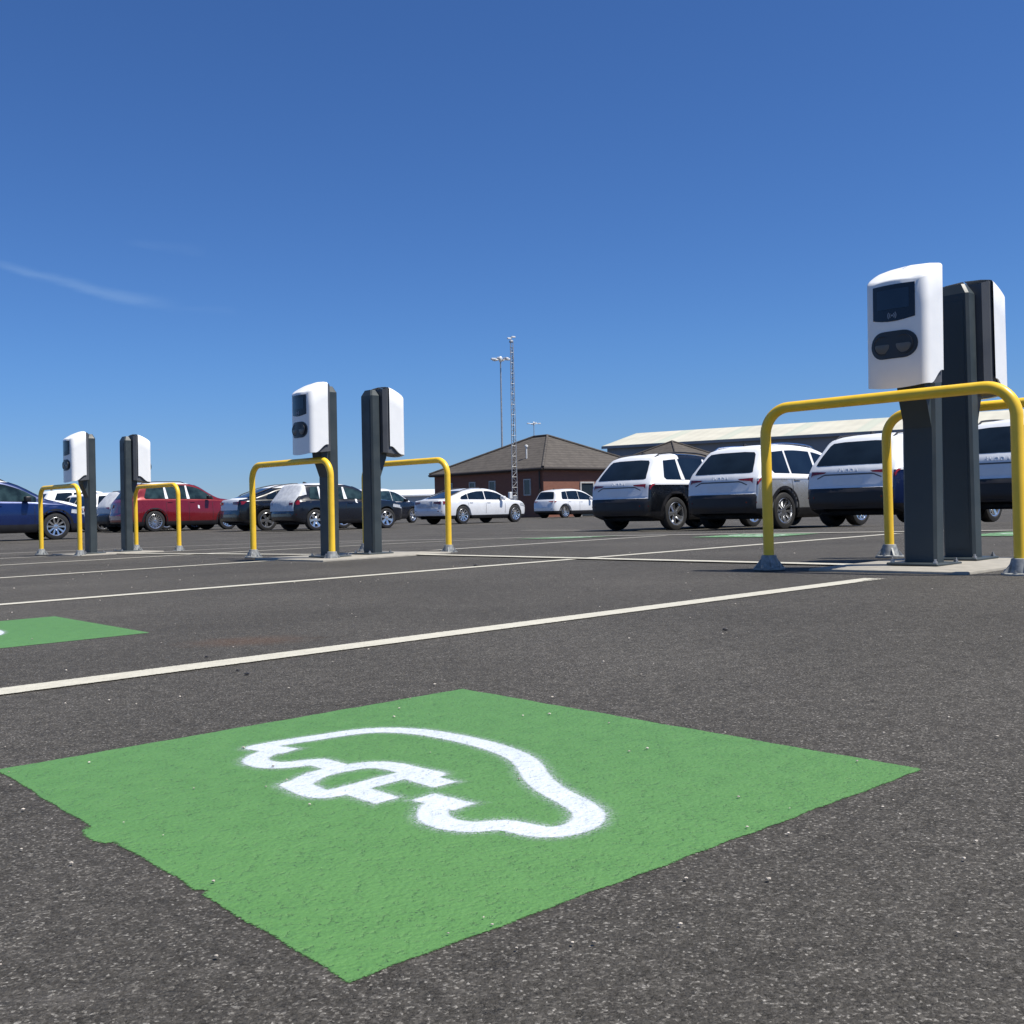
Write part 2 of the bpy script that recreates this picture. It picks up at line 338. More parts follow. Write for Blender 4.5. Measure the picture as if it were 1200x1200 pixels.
GL = [[(0.797, 1.606), (0.853, 1.604), (0.9, 1.594), (0.953, 1.588), (0.994, 1.574), (1.028, 1.540), (1.050, 1.486), (1.057, 1.434), (1.061, 1.376), (1.058, 1.302), (1.044, 1.232), (1.02, 1.177), (0.984, 1.125), (0.957, 1.076), (0.938, 1.026), (0.927, 0.984), (0.912, 0.945), (0.893, 0.92), (0.868, 0.905), (0.842, 0.902), (0.823, 0.909), (0.811, 0.925), (0.807, 0.948), (0.803, 0.972), (0.791, 0.983), (0.770, 0.993), (0.757, 1.018), (0.755, 1.049), (0.768, 1.077), (0.79, 1.1)], [(0.807, 1.146), (0.815, 1.076)], [(0.796, 1.611), (0.818, 1.54)], [(0.807, 1.566), (0.768, 1.544), (0.75, 1.526), (0.745, 1.495), (0.754, 1.468), (0.773, 1.452), (0.796, 1.446), (0.812, 1.435)], [(0.812, 1.434), (0.815, 1.367)], [(0.719, 1.334), (0.764, 1.366), (0.794, 1.370), (0.825, 1.368), (0.858, 1.358), (0.875, 1.33), (0.878, 1.285), (0.884, 1.237)], [(0.72, 1.343), (0.715, 1.282), (0.722, 1.258), (0.757, 1.258), (0.801, 1.263), (0.839, 1.265), (0.873, 1.266)], [(0.862, 1.262), (0.865, 1.182)], [(0.761, 1.251), (0.764, 1.175)]]
CA, CN = 0.905, 1.26
def stroke_d(p, hw=0.0195):
    d = np.full(len(p), 9.0)
    for s in GL:
        if len(s) > 6:
            for _ in range(2): s = [s[0]]+[q for a, b in zip(s, s[1:]) for q in ((a[0]*.75+b[0]*.25, a[1]*.75+b[1]*.25), (a[0]*.25+b[0]*.75, a[1]*.25+b[1]*.75))]+[s[-1]]
        if len(s) == 2:
            a, b = np.array(s[0]), np.array(s[1]); l = np.hypot(*(b-a)); u = (b-a)/l; c = (a+b)/2; q = p-c
            d = np.minimum(d, np.maximum(np.abs(q@u)-l/2-0.004, np.abs(q@np.array([-u[1], u[0]]))-hw)); continue
        for a, b in zip(s, s[1:]): d = np.minimum(d, dist_seg(p, a, b)-hw)
    return d
def green_d(p):
    d = rect_d(p, 0.441, 1.365, 0.743, 1.785)
    d = np.where((d > -0.02), d+0.001*np.sin(p[:, 0]*31+p[:, 1]*23)+0.0010*np.sin(p[:, 0]*83-p[:, 1]*61), d)
    d = np.minimum(d, np.hypot((p[:, 0]-0.437)/0.35, p[:, 1]-1.31)*0.35-0.015)
    return np.maximum(d, -(np.hypot((p[:, 0]-0.435)/1.4, p[:, 1]-1.03)-0.010))        # missed nick
def plain_green(p): return rect_d(p, 0.441, 1.365, 0.743, 1.785)
def green_square(idx, label, da, dn, flip=False, gm='green', sm='symbol', res=0.01, z=0.0009, gd=green_d):
    me = marking('green_square', M[gm], 0.38, 1.42, 0.68, 1.85, res, gd, 0, 0, 0)
    # rebase on the square's centre
    c0 = AN(CA, CN); cc = AN(CA+da, CN+dn); fl = -1 if flip else 1
    def rebase(me, zz):
        for v in me.vertices:
            l = v.co-c0; w = Vector((l.x*fl, l.y*fl, 0)); v.co = (w.x, w.y, zf(cc.x+w.x, cc.y+w.y)+zz)
    for v in me.vertices: v.co.z = 0
    rebase(me, z)
    o = link('green_square', me, M[gm], None, False); o.location = (cc.x, cc.y, 0)
    tag(o, label, 'road marking', 'green electric bay squares painted on the tarmac')
    me = marking('car_symbol', M[sm], 0.62, 1.14, 0.82, 1.68, 0.004 if idx == 0 else 0.008, stroke_d, 0)
    for v in me.vertices:
        v.co.z = 0
        if idx == 1: v.co += AN(-0.035, 0.02)
    rebase(me, z+0.0005)
    s = link('car_symbol', me, M[sm], o, False); s['label'] = 'white sprayed outline of a car with a plug and cable'
    return o
green_square(0, 'large bright green painted square with white electric car symbol in the foreground', 0, 0)
green_square(1, 'second green painted square cut by the left edge beyond the first cream line', 0.02, 2.83, gd=plain_green)
for da, nn, lb in ((8.52, 9.95, 'worn green painted square with faded white symbol before the small white hatchback'), (8.60, 7.05, 'faint far green painted square in front of the leftmost pale crossovers'), (8.66, 4.02, 'far green painted square seen behind the nearest charging posts')):
    green_square(2, lb, da, nn-CN, True, 'green_worn', 'symbol_worn', 0.03, 0.007, plain_green)

def line(p0, p1, w, z=0.003, mat='line', step=0.25, name='parking_line'):
    p0, p1 = Vector(p0).to_2d(), Vector(p1).to_2d(); Ln = (p1-p0).length; d = (p1-p0)/Ln; q = Vector((-d.y, d.x)); h = w/2+0.03
    n = max(1, int(Ln/step)); offs = (-h, -w/2, 0, w/2, h); vv = []; dv = []
    st = [-0.03, 0.0]+[Ln*i/n for i in range(1, n)]+[Ln, Ln+0.03]
    for s in st:
        for of in offs:
            c = p0+d*s+q*of; vv.append((c.x, c.y, zf(c.x, c.y)+z)); dv.append(max(abs(of)-w/2, -s, s-Ln))
    k = len(offs); fs = [(i*k+j, (i+1)*k+j, (i+1)*k+j+1, i*k+j+1) for i in range(len(st)-1) for j in range(k-1)]
    me = bpy.data.meshes.new(name); me.from_pydata(vv, [], fs); at = me.attributes.new('d', 'FLOAT', 'POINT'); at.data.foreach_set('value', np.array(dv, np.float32))
    o = link(name, me, M[mat], None, False); o['kind'] = 'structure'; return o
LW = 0.106; 
cs = [2.619+2.98*i for i in range(9)]
line(AN(-3.0, cs[0]), AN(4.44, cs[0]), LW)
line(AN(-4.5, cs[1]-0.0), AN(9.95, cs[1]-0.02), LW)
line(AN(-6, cs[2]), AN(4.63, cs[2]), LW)
line(AN(-7, cs[3]-0.02), AN(10.1, cs[3]-0.1), LW)
line(AN(-8, cs[4]-0.1), AN(4.25, 14.05), LW, mat='line_far')
line(AN(6.2, cs[2]-0.02), AN(9.9, cs[2]-0.02), LW, mat='line_far')
line(AN(6.1, cs[0]), AN(10.2, cs[0]), LW)
line(AN(5.0, 13.3), AN(9.4, 13.6), LW, mat='line_far')
line(AN(4.2, 17.2), AN(9.6, 16.4), LW, mat='line_far')
line((-0.93, 9.60), (2.05, 5.655), LW, z=0.009)
line((-5.32, 13.62), (-2.00, 10.42), LW, z=0.009)
line((2.72, 5.99), AN(6.05, 0.2), LW, z=0.009)
line(AN(9.0, 15.5), AN(9.95, 7.6), LW, z=0.011, mat='line_far')
line(AN(9.95, 7.55), AN(10.38, 4.6), LW, z=0.011)
line(AN(10.38, 4.55), AN(10.6, 1.0), LW, z=0.011)
line((0.2, 24.7), (1.9, 22.6), 0.1, z=0.02, mat='line_far'); line((2.2, 22.0), (3.6, 20.1), 0.1, z=0.02, mat='line_far')

# loose grit
bm = bmesh.new()
def chip(x, y, s):
    r = bmesh.ops.create_icosphere(bm, subdivisions=1, radius=s); 
    for v in r['verts']:
        v.co = Vector((v.co.x*random.uniform(.7, 1.4), v.co.y*random.uniform(.7, 1.3), v.co.z*0.6)); v.co += Vector((x, y, zf(x, y)+s*0.3+0.003))
for _ in range(260):
    y = 0.9+9*random.random()**1.7; x = random.uniform(-0.62, 0.62)*y; chip(x, y, random.uniform(0.0007, 0.0020)*(1+0.22*y))
M['grit'] = simple('pale_grit', (0.42, 0.38, 0.33), 0.8, var=0.5, scale=120)
o = obj('loose_grit', bm, M['grit'], None, False); o['kind'] = 'stuff'; o['label'] = 'pale grit scattered over the tarmac'; o['category'] = 'grit'
for (x, y, s) in ((-0.66, 2.55, .006), (-0.70, 2.62, .005), (-0.26, 7.2, .016), (-0.86, 2.9, .005), (0.62, 3.1, .008), (1.35, 2.3, .006)):
    bm = bmesh.new(); r = bmesh.ops.create_icosphere(bm, subdivisions=2, radius=s)
    for v in r['verts']: v.co = Vector((v.co.x*random.uniform(1.0, 1.35), v.co.y*random.uniform(.7, 1.0), v.co.z*random.uniform(.35, .55)+s*0.4))
    o = obj('stone', bm, M['black_plastic'], None, True); o.location = (x, y, 0.002)
    o['label'] = 'small dark stone lying loose on the tarmac'; o['category'] = 'stone'; o['group'] = 'dark stones on the tarmac'

# ---------------------------------------------------------------- charger islands
def island(a0, a1, n0, n1, label, h=0.014):
    bm = bmesh.new(); box(bm, -(a1-a0)/2, (a1-a0)/2, -(n1-n0)/2, (n1-n0)/2, -0.05, h, 0.008, 2)
    o = obj('concrete_island', bm, M['concrete'], None); c = AN((a0+a1)/2, (n0+n1)/2); o.location = (c.x, c.y, zf(c.x, c.y)); o.rotation_euler = (0, 0, TH)
    tag(o, label, 'concrete plinth', 'pale concrete islands under the chargers'); return o
ISL = [island(4.80, 5.98, 2.36, 3.22, 'pale concrete island under the nearest pair of charging posts, at the right'),
       island(4.50, 5.85, 7.75, 9.0, 'pale concrete island under the middle pair of charging posts'),
       island(4.35, 5.40, 13.35, 14.55, 'pale concrete island under the farthest pair of charging posts, at the left')]

# ---------------------------------------------------------------- chargers
HZ0, HW = 0.918, 0.167              # head bottom, half width
def head_outline(hw, yb, yf, bulge, r):
    pts = [(-hw, yb)]
    n = 5
    for i in range(n+1):
        t = math.pi/2*i/n; pts.append((-hw+r-r*math.cos(t), yf+r-r*math.sin(t)))
    m = 9
    for i in range(1, m):
        x = (-hw+r)+(2*hw-2*r)*i/m; pts.append((x, yf-bulge*(1-((x)/(hw-r))**2)))
    for i in range(n+1):
        t = math.pi/2*(1-i/n); pts.append((hw-r+r*math.cos(t), yf+r-r*math.sin(t)))
    pts.append((hw, yb)); return pts
YB, YF = -0.05, -0.285
def ztop(x, y):
    t = max(0, min(1, (y-YF)/(YB-YF))); return 1.472+0.10*math.sin(t*math.pi/2*0.95)**0.9-0.012*(x/HW)**2
def make_charger(label, loc, tilt, heading):
    root = thing('charging_post', label, 'charger', loc, rotm(tilt, heading), 'electric car charging posts')
    # post
    bm = bmesh.new(); hw, hd = 0.09, 0.05
    lv = [(0.014, 0), (1.48, 0), (1.535, 0.035)]
    rings = []
    for z, ins in lv:
        ch = 0.014
        X, Y = hw-ins*0.9, hd-ins*0.6
        rings.append([bm.verts.new(p) for p in ((-X+ch, -Y, z), (X-ch, -Y, z), (X, -Y+ch, z), (X, Y-ch, z), (X-ch, Y, z), (-X+ch, Y, z), (-X, Y-ch, z), (-X, -Y+ch, z))])
    for a, b in zip(rings, rings[1:]):
        for i in range(8): bm.faces.new((a[i], a[(i+1) % 8], b[(i+1) % 8], b[i]))
    bm.faces.new(rings[-1]); bm.faces.new(rings[0][::-1])
    obj('post', bm, M['anthracite'], root, False)
    bm = bmesh.new(); box(bm, -0.062, 0.062, hd-0.001, hd+0.003, 0.06, 1.44, 0.001, 1); obj('rear_panel', bm, M['anthracite'], root, False)
    bm = bmesh.new(); box(bm, -0.14, 0.14, -0.14, 0.14, 0.0, 0.014, 0.004, 1); bp = obj('base_plate', bm, M['anthracite'], root, False)
    for sx in (-1, 1):
        for sy in (-1, 1):
            bm = bmesh.new(); lathe(bm, [(0.013, 0.014), (0.013, 0.024), (0.007, 0.025), (0.007, 0.036)], 6, center=(sx*0.117, sy*0.115, 0)); obj('bolt', bm, M['bolt'], bp, False)
    # wedge bracket
    bm = bmesh.new(); prism(bm, [(-0.05, 0.96), (-0.125, 0.96), (-0.118, 0.90), (-0.05, 0.72)], -0.075, 0.075, lambda y, x, z: (x, y, z)); obj('bracket', bm, M['anthracite'], root, False)
    # dark back housing
    bm = bmesh.new(); rows = []
    def ring_at(out, zb, zt, v): return [(x, y, zb(x, y)*(1-v)+zt(x, y)*v) for x, y in out]
    def loft(bm, out, zb, zt, vs, closed=True):
        rr = [[bm.verts.new(p) for p in ring_at(out, zb, zt, v)] for v in vs]; k = len(out)
        for a, b in zip(rr, rr[1:]):
            for i in range(k if closed else k-1): bm.faces.new((a[i], a[(i+1) % k], b[(i+1) % k], b[i]))
        return rr
    out = [(-0.122, -0.052), (-0.150, -0.085), (-0.156, -0.12)]+[(p[0]*0.955, p[1]) for p in head_outline(0.158, -0.14, YF+0.02, 0.015, 0.03)]+[(0.156, -0.12), (0.150, -0.085), (0.122, -0.052)]
    zb = lambda x, y: HZ0+0.012+0.02*max(0, (y+0.20)/0.15)
    zt = lambda x, y: ztop(x, max(y, YF))-0.010-(0.018 if y > -0.06 else 0)
    rr = loft(bm, out, zb, zt, [0, 0.03, 0.3, 0.6, 0.97, 1]); bm.faces.new(rr[0][::-1])
    top = []
    k = len(out)
    inner = [bm.verts.new((v.co.x*0.6, v.co.y*0.6-0.06, v.co.z+0.001)) for v in rr[-1]]
    for i in range(k): bm.faces.new((rr[-1][i], rr[-1][(i+1) % k], inner[(i+1) % k], inner[i]))
    bm.faces.new(inner); obj('back_housing', bm, M['grey_shell'], root, True, 30)
    # white cover: rear opening at y=-0.105
    bm = bmesh.new(); out = head_outline(HW, -0.100, YF, 0.020, 0.046)
    def zb(x, y):
        t = max(0, min(1, (y-(-0.235))/0.12)); return HZ0+0.075*sstep(0, 1, t)+0.018*(x/HW)**2-0.006
    zt = lambda x, y: ztop(x, y)
    # dense outline along the sides
    o2 = []
    side = [(-HW, -0.100+(-0.245+0.100)*i/8) for i in range(8)]
    o2 = side+out[1:-1]+[(HW, -y_) for y_ in [0.249-0.0*i for i in range(0)]]+[(-x, y) for x, y in reversed(side)]
    rr = loft(bm, o2, zb, lambda x, y: zt(x, y)-0.012, [0, 0.02, 0.25, 0.5, 0.75, 1], False)
    k = len(o2); prev = rr[-1]
    for sc_, dz in ((0.985, 0.0035), (0.955, 0.0095), (0.90, 0.0125), (0.6, 0.016), (0.02, 0.018)):
        cur = []
        for (x, y) in o2:
            xx = x*sc_; yc = -0.100; yy = yc+(y-yc)*(sc_*0.5+0.5 if sc_ > 0.89 else 0.95*1)
            yy = yc+(y-yc)*max(0.0, (1-(1-sc_)*0.55))
            cur.append(bm.verts.new((xx, yy, ztop(xx, yy)-0.012+dz)))
        for i in range(k-1): bm.faces.new((prev[i], prev[i+1], cur[i+1], cur[i]))
        prev = cur
    # bottom lip turned in
    b0 = rr[0]; bi = [bm.verts.new((v.co.x*0.94, v.co.y*0.96, v.co.z+0.004)) for v in b0]
    for i in range(k-1): bm.faces.new((b0[i+1], b0[i], bi[i], bi[i+1]))
    bmesh.ops.remove_doubles(bm, verts=bm.verts[:], dist=0.0002)
    bmesh.ops.recalc_face_normals(bm, faces=bm.faces[:])
    bvh = BVHTree.FromBMesh(bm)
    cov = obj('front_cover', bm, M['white_shell'], root, True, 40)
    # display: bottom edge bowed
    zt_, zb_ = 1.442, 1.270
    poly = [(-0.113, zt_), (0.113, zt_), (0.113, zb_)]+[(0.113-0.226*i/8, zb_-0.016*math.sin(math.pi*i/8)) for i in range(1, 8)]+[(-0.113, zb_)]
    dsp = patch_obj('display', patch(bvh, poly, 'face', 0.0025, 0.03), M['panel'], root)
    patch_obj('screen', patch(bvh, [(-0.086, 1.418), (0.086, 1.418), (0.086, 1.318), (-0.086, 1.318)], 'face', 0.0045, 0.03), M['screen'], dsp)
    bmi = bmesh.new()
    def arc(cx, cz, r, t0, t1, w=0.0026):
        a, b = [], []
        for i in range(9):
            t = t0+(t1-t0)*i/8
            a.append((cx+(r-w)*math.cos(t), cz+(r-w)*math.sin(t))); b.append((cx+(r+w)*math.cos(t), cz+(r+w)*math.sin(t)))
        return a+b[::-1]
    cz = 1.284
    parts = [arc(0, cz, 0.013, -0.9, 0.9), arc(0, cz, 0.022, -0.8, 0.8), arc(0, cz, 0.013, math.pi-0.9, math.pi+0.9), arc(0, cz, 0.022, math.pi-0.8, math.pi+0.8), [(-0.006, cz-0.004), (0.006, cz-0.004), (0.006, cz+0.004), (-0.006, cz+0.004)]]
    for p in parts:
        pb = patch(bvh, p, 'face', 0.005, 0.05); me_ = bpy.data.meshes.new('t'); pb.to_mesh(me_); pb.free(); bmi.from_mesh(me_); bpy.data.meshes.remove(me_)
    patch_obj('contactless_icon', bmi, M['icon'], dsp)
    # socket panel (stadium)
    sp = []; rz = 0.070; cz = 1.135; hx = 0.126
    for i in range(13): t = -math.pi/2+math.pi*i/12; sp.append((hx-rz+rz*math.cos(t), cz+rz*math.sin(t)))
    for i in range(13): t = math.pi/2+math.pi*i/12; sp.append((-hx+rz+rz*math.cos(t), cz+rz*math.sin(t)))
    pan = patch_obj('socket_panel', patch(bvh, sp, 'face', 0.003, 0.03), M['socket'], root)
    for s in (-1, 1):
        bm = bmesh.new(); cx = s*0.056
        hit = bvh.ray_cast(Vector((cx, -3, cz)), Vector((0, 1, 0)))[0]
        lathe(bm, [(0.050, 0.0), (0.050, -0.003), (0.046, -0.0035), (0.044, -0.001), (0.030, -0.0005), (0.001, -0.0003)], 28, 'Y', (cx, hit.y-0.003, cz), False)
        so = obj('socket', bm, M['socket'], pan, True, 30)
        # lower hinged lid bulging out: a lens whose lower part shows pale
        bm = bmesh.new(); seg = 24
        ring = [bm.verts.new((cx+0.041*math.cos(math.pi+math.pi*i/seg), hit.y-0.0045, cz-0.002+0.041*math.sin(math.pi+math.pi*i/seg))) for i in range(seg+1)]
        mid = [bm.verts.new((cx+0.034*math.cos(math.pi+math.pi*i/seg), hit.y-0.010, cz+0.004+0.030*math.sin(math.pi+math.pi*i/seg))) for i in range(seg+1)]
        cen = bm.verts.new((cx, hit.y-0.009, cz+0.004))
        for i in range(seg): bm.faces.new((ring[i], ring[i+1], mid[i+1], mid[i])); bm.faces.new((mid[i], mid[i+1], cen))
        obj('socket_lid', bm, M['socket_lid'], pan, True, 60)
    return root
FA = TH+0.03-math.pi/2; FB = TH+0.03+math.pi/2
CH = [((2.172, 5.545), 0.021, FA, 'nearest charging post facing left with big display, at the right behind the yellow hoop', 0),
      ((2.523, 5.88), 0.006, FB, 'charging post seen from behind at far right, back to back with the nearest one', 0),
      ((-1.655, 9.45), 0.018, FA, 'middle charging post facing left with display, just right of the middle yellow hoop', 1),
      ((-1.318, 9.83), 0.017, FB, 'middle charging post turned away with grey back, beside the saloon with red lights', 1),
      ((-5.44, 13.5), 0.016, FA, 'farthest charging post facing left with display, behind the blue car front', 2),
      ((-5.16, 14.0), 0.020, FB, 'farthest charging post turned away, standing in front of the red estate car', 2)]
for (x, y), tl, hd, lb, k in CH:
    make_charger(lb, (x, y, zf(x, y)+0.014), tl, hd)

# ---------------------------------------------------------------- hoops
def make_hoop(label, c, tilt, length=1.25, H=0.918, base_z=0.0):
    root = thing('hoop_barrier', label, 'barrier', (c[0], c[1], zf(c[0], c[1])+base_z), rotm(tilt, R(135-0.5)), 'yellow tubular hoop barriers')
    r = 0.0285; hl = length/2-r; rc = 0.145; pts = [(-hl, 0, 0.045), (-hl, 0, H-r-rc)]
    for i in range(1, 12): t = math.pi/2*i/12; pts.append((-hl+rc-rc*math.cos(t), 0, H-r-rc+rc*math.sin(t)))
    pts += [(-hl+rc, 0, H-r), (hl-rc, 0, H-r)]
    for i in range(1, 12): t = math.pi/2*(1-i/12); pts.append((hl-rc+rc*math.cos(t), 0, H-r-rc+rc*math.sin(t)))
    pts += [(hl, 0, H-r-rc), (hl, 0, 0.045)]
    bm = bmesh.new(); tube(bm, pts, r, 24); obj('rail', bm, M['yellow'], root, True, 50)
    for s in (-1, 1):
        bm = bmesh.new(); lathe(bm, [(0.085, 0), (0.085, 0.010), (0.056, 0.014), (0.040, 0.078), (0.033, 0.080)], 24, center=(s*hl, 0, 0))
        for q in range(4):
            ang = math.pi/4+q*math.pi/2
            mt = Matrix.Translation((s*hl, 0, 0)) @ Matrix.Rotation(ang, 4, 'Z')
            vs0 = len(bm.verts); a = [mt @ Vector(p) for p in ((0.036, -0.005, 0.07), (0.082, -0.005, 0.012), (0.036, -0.005, 0.008), (0.036, 0.005, 0.07), (0.082, 0.005, 0.012), (0.036, 0.005, 0.008))]
            v = [bm.verts.new(p) for p in a]; bm.faces.new(v[:3]); bm.faces.new(v[3:][::-1])
            for i in range(3): bm.faces.new((v[i], v[(i+1) % 3], v[3+(i+1) % 3], v[3+i]))
        ft = obj('foot', bm, M['galv'], root, True, 30)
        for q in range(4):
            ang = q*math.pi/2; bm = bmesh.new(); lathe(bm, [(0.010, 0.010), (0.010, 0.019), (0.005, 0.020), (0.005, 0.028)], 6, center=(s*hl+0.070*math.cos(ang), 0.070*math.sin(ang), 0)); obj('bolt', bm, M['bolt'], ft, False)
        bm = bmesh.new(); lathe(bm, [(0.006, -0.0335), (0.006, -0.030)], 10, 'Y', (s*hl+0.004, 0, 0.155)); obj('screw', bm, M['panel'], root, False)
    return root
make_hoop('largest yellow hoop barrier, nearest the camera in front of the right-hand charging posts', (1.866, 5.285), 0.007, 1.322+.057, 0.908)
make_hoop('yellow hoop barrier partly hidden behind the nearest charging posts, running off the right edge', (2.354+.45, 6.55-.46), 0.006, 1.29+.057)
make_hoop('yellow hoop barrier in front of the middle charging post with the display', (-2.056, 9.675), 0.016, 1.317+.057)
make_hoop('yellow hoop barrier right of the middle charging posts, before the white saloon', (-.609-.465, 9.95+.465), 0.016, 1.317+.057)
make_hoop('leftmost yellow hoop barrier, in front of the blue car front wheel', (-5.862, 13.55), 0.014, 1.271+.057)
make_hoop('yellow hoop barrier in front of the red estate car', (-4.858, 14.29), 0.014, 1.272+.057)

# ---------------------------------------------------------------- cars
M['white_metal_letters'] = simple('pale_badge_metal', (.75, .76, .78), .3, metal=.3)
def pchip(xs, ys, x):
    xs = np.array(xs, float); ys = np.array(ys, float); h = np.diff(xs); dl = np.diff(ys)/h
    m = np.zeros(len(xs)); m[0] = dl[0]; m[-1] = dl[-1]
    for i in range(1, len(xs)-1):
        if dl[i-1]*dl[i] > 0:
            w1, w2 = 2*h[i]+h[i-1], h[i]+2*h[i-1]; m[i] = (w1+w2)/(w1/dl[i-1]+w2/dl[i])
    i = int(min(max(np.searchsorted(xs, x)-1, 0), len(h)-1)); t = (x-xs[i])/h[i]; t = min(max(t, 0), 1)
    return float((1+2*t)*(1-t)**2*ys[i]+t*(1-t)**2*h[i]*m[i]+t*t*(3-2*t)*ys[i+1]+t*t*(t-1)*h[i]*m[i+1])
SUV = dict(L=4.38, W=1.84, wb=2.64, ro=0.88, r=0.345, belt=((0, 1.0), (0.5, 1.02), (3.0, 0.97), (4.38, 0.9)),
    top=((0, .60), (.025, .655), (.06, .68), (.075, .72), (.085, .93), (.12, 1.02), (.33, 1.30), (.50, 1.48), (.58, 1.55), (.95, 1.61), (1.5, 1.64), (2.05, 1.62), (2.5, 1.535), (3.15, 1.13), (3.25, 1.085), (3.8, 1.02), (4.15, .93), (4.32, .78), (4.38, .55)),
    win=((.62, 1.14, 'q'), (1.20, 2.00, ''), (2.08, 3.02, 'f')), clad=.66, rear_glass=((-.68, 1.075), (-.62, 1.06), (.62, 1.06), (.68, 1.075), (.63, 1.24), (.56, 1.41), (.51, 1.455), (.30, 1.47), (-.30, 1.47), (-.51, 1.455), (-.56, 1.41), (-.63, 1.24)),
    lamp_r=((-.42, .955), (-.60, .965), (-.93, .97), (-.93, .85), (-.80, .87), (-.70, .91), (-.46, .93)), lamp_s=((.0, .82), (.0, .97), (.30, .965), (.20, .91), (.15, .83)))
HATCH = dict(L=4.30, W=1.80, wb=2.63, ro=0.80, r=0.33, belt=((0, .93), (.5, .95), (3.0, .92), (4.3, .85)),
    top=((0, .55), (.03, .62), (.05, .90), (.10, .98), (.32, 1.25), (.44, 1.40), (.55, 1.44), (1.2, 1.475), (1.8, 1.46), (2.3, 1.38), (3.0, 1.04), (3.1, 1.0), (3.7, .93), (4.05, .82), (4.25, .66), (4.30, .45)),
    win=((.62, .98, 'q'), (1.04, 1.84, ''), (1.92, 2.86, 'f')), clad=.33, rear_glass=((-.58, 1.0), (.58, 1.0), (.50, 1.34), (-.50, 1.34)),
    lamp_r=((-.52, .93), (-.92, .95), (-.92, .80), (-.52, .80)), lamp_s=((.0, .80), (.0, .95), (.28, .95), (.24, .82)))
SALOON = dict(L=4.97, W=1.90, wb=2.93, ro=1.12, r=0.355, belt=((0, .90), (.8, .93), (3.4, .90), (4.97, .78)),
    top=((0, .52), (.03, .60), (.05, .90), (.10, .965), (.18, .97), (.50, 1.03), (.95, 1.16), (1.5, 1.33), (2.1, 1.415), (2.5, 1.42), (3.0, 1.36), (3.75, 1.02), (3.85, .98), (4.4, .91), (4.75, .78), (4.92, .62), (4.97, .45)),
    win=((1.02, 1.42, 'q'), (1.46, 2.34, ''), (2.40, 3.50, 'f')), clad=.34, rear_glass=((-.55, 1.0), (.55, 1.0), (.50, 1.30), (-.50, 1.30)),
    lamp_r=((-.40, .88), (-.95, .90), (-.95, .78), (-.40, .81)), lamp_s=((.0, .76), (.0, .90), (.34, .90), (.22, .80)))
BIGSUV = dict(L=5.06, W=1.97, wb=2.99, ro=1.08, r=0.385, belt=((0, 1.06), (.5, 1.09), (3.4, 1.06), (5.06, .96)),
    top=((0, .62), (.03, .68), (.06, .72), (.08, 1.0), (.16, 1.10), (.42, 1.42), (.58, 1.62), (.70, 1.67), (1.5, 1.73), (2.2, 1.73), (2.8, 1.65), (3.6, 1.24), (3.75, 1.18), (4.3, 1.10), (4.75, .98), (5.0, .78), (5.06, .5)),
    win=((.72, 1.52, 'q'), (1.60, 2.38, ''), (2.48, 3.48, 'f')), clad=.38, rear_glass=((-.62, 1.15), (.62, 1.15), (.52, 1.55), (-.52, 1.55)),
    lamp_r=((-.45, 1.04), (-.98, 1.06), (-.98, .90), (-.45, .94)), lamp_s=((.0, .90), (.0, 1.05), (.3, 1.05), (.2, .92)))
CROSS = dict(SUV); CROSS.update(L=4.48, W=1.86, wb=2.67, ro=.90, clad=.42, win=((.72, 1.14, 'q'), (1.18, 2.02, ''), (2.06, 3.12, 'f')),
    top=((0, .58), (.03, .66), (.05, .92), (.10, 1.02), (.20, 1.12), (.36, 1.44), (.50, 1.54), (1.2, 1.63), (1.8, 1.65), (2.3, 1.60), (2.7, 1.48), (3.3, 1.15), (3.4, 1.10), (3.9, 1.02), (4.25, .92), (4.42, .75), (4.48, .5)))
SEC_H = ((.20, .93), (.30, .965), (.45, .985), (.62, 1.0), (.80, .993), (1.0, .962), (1.2, .93))
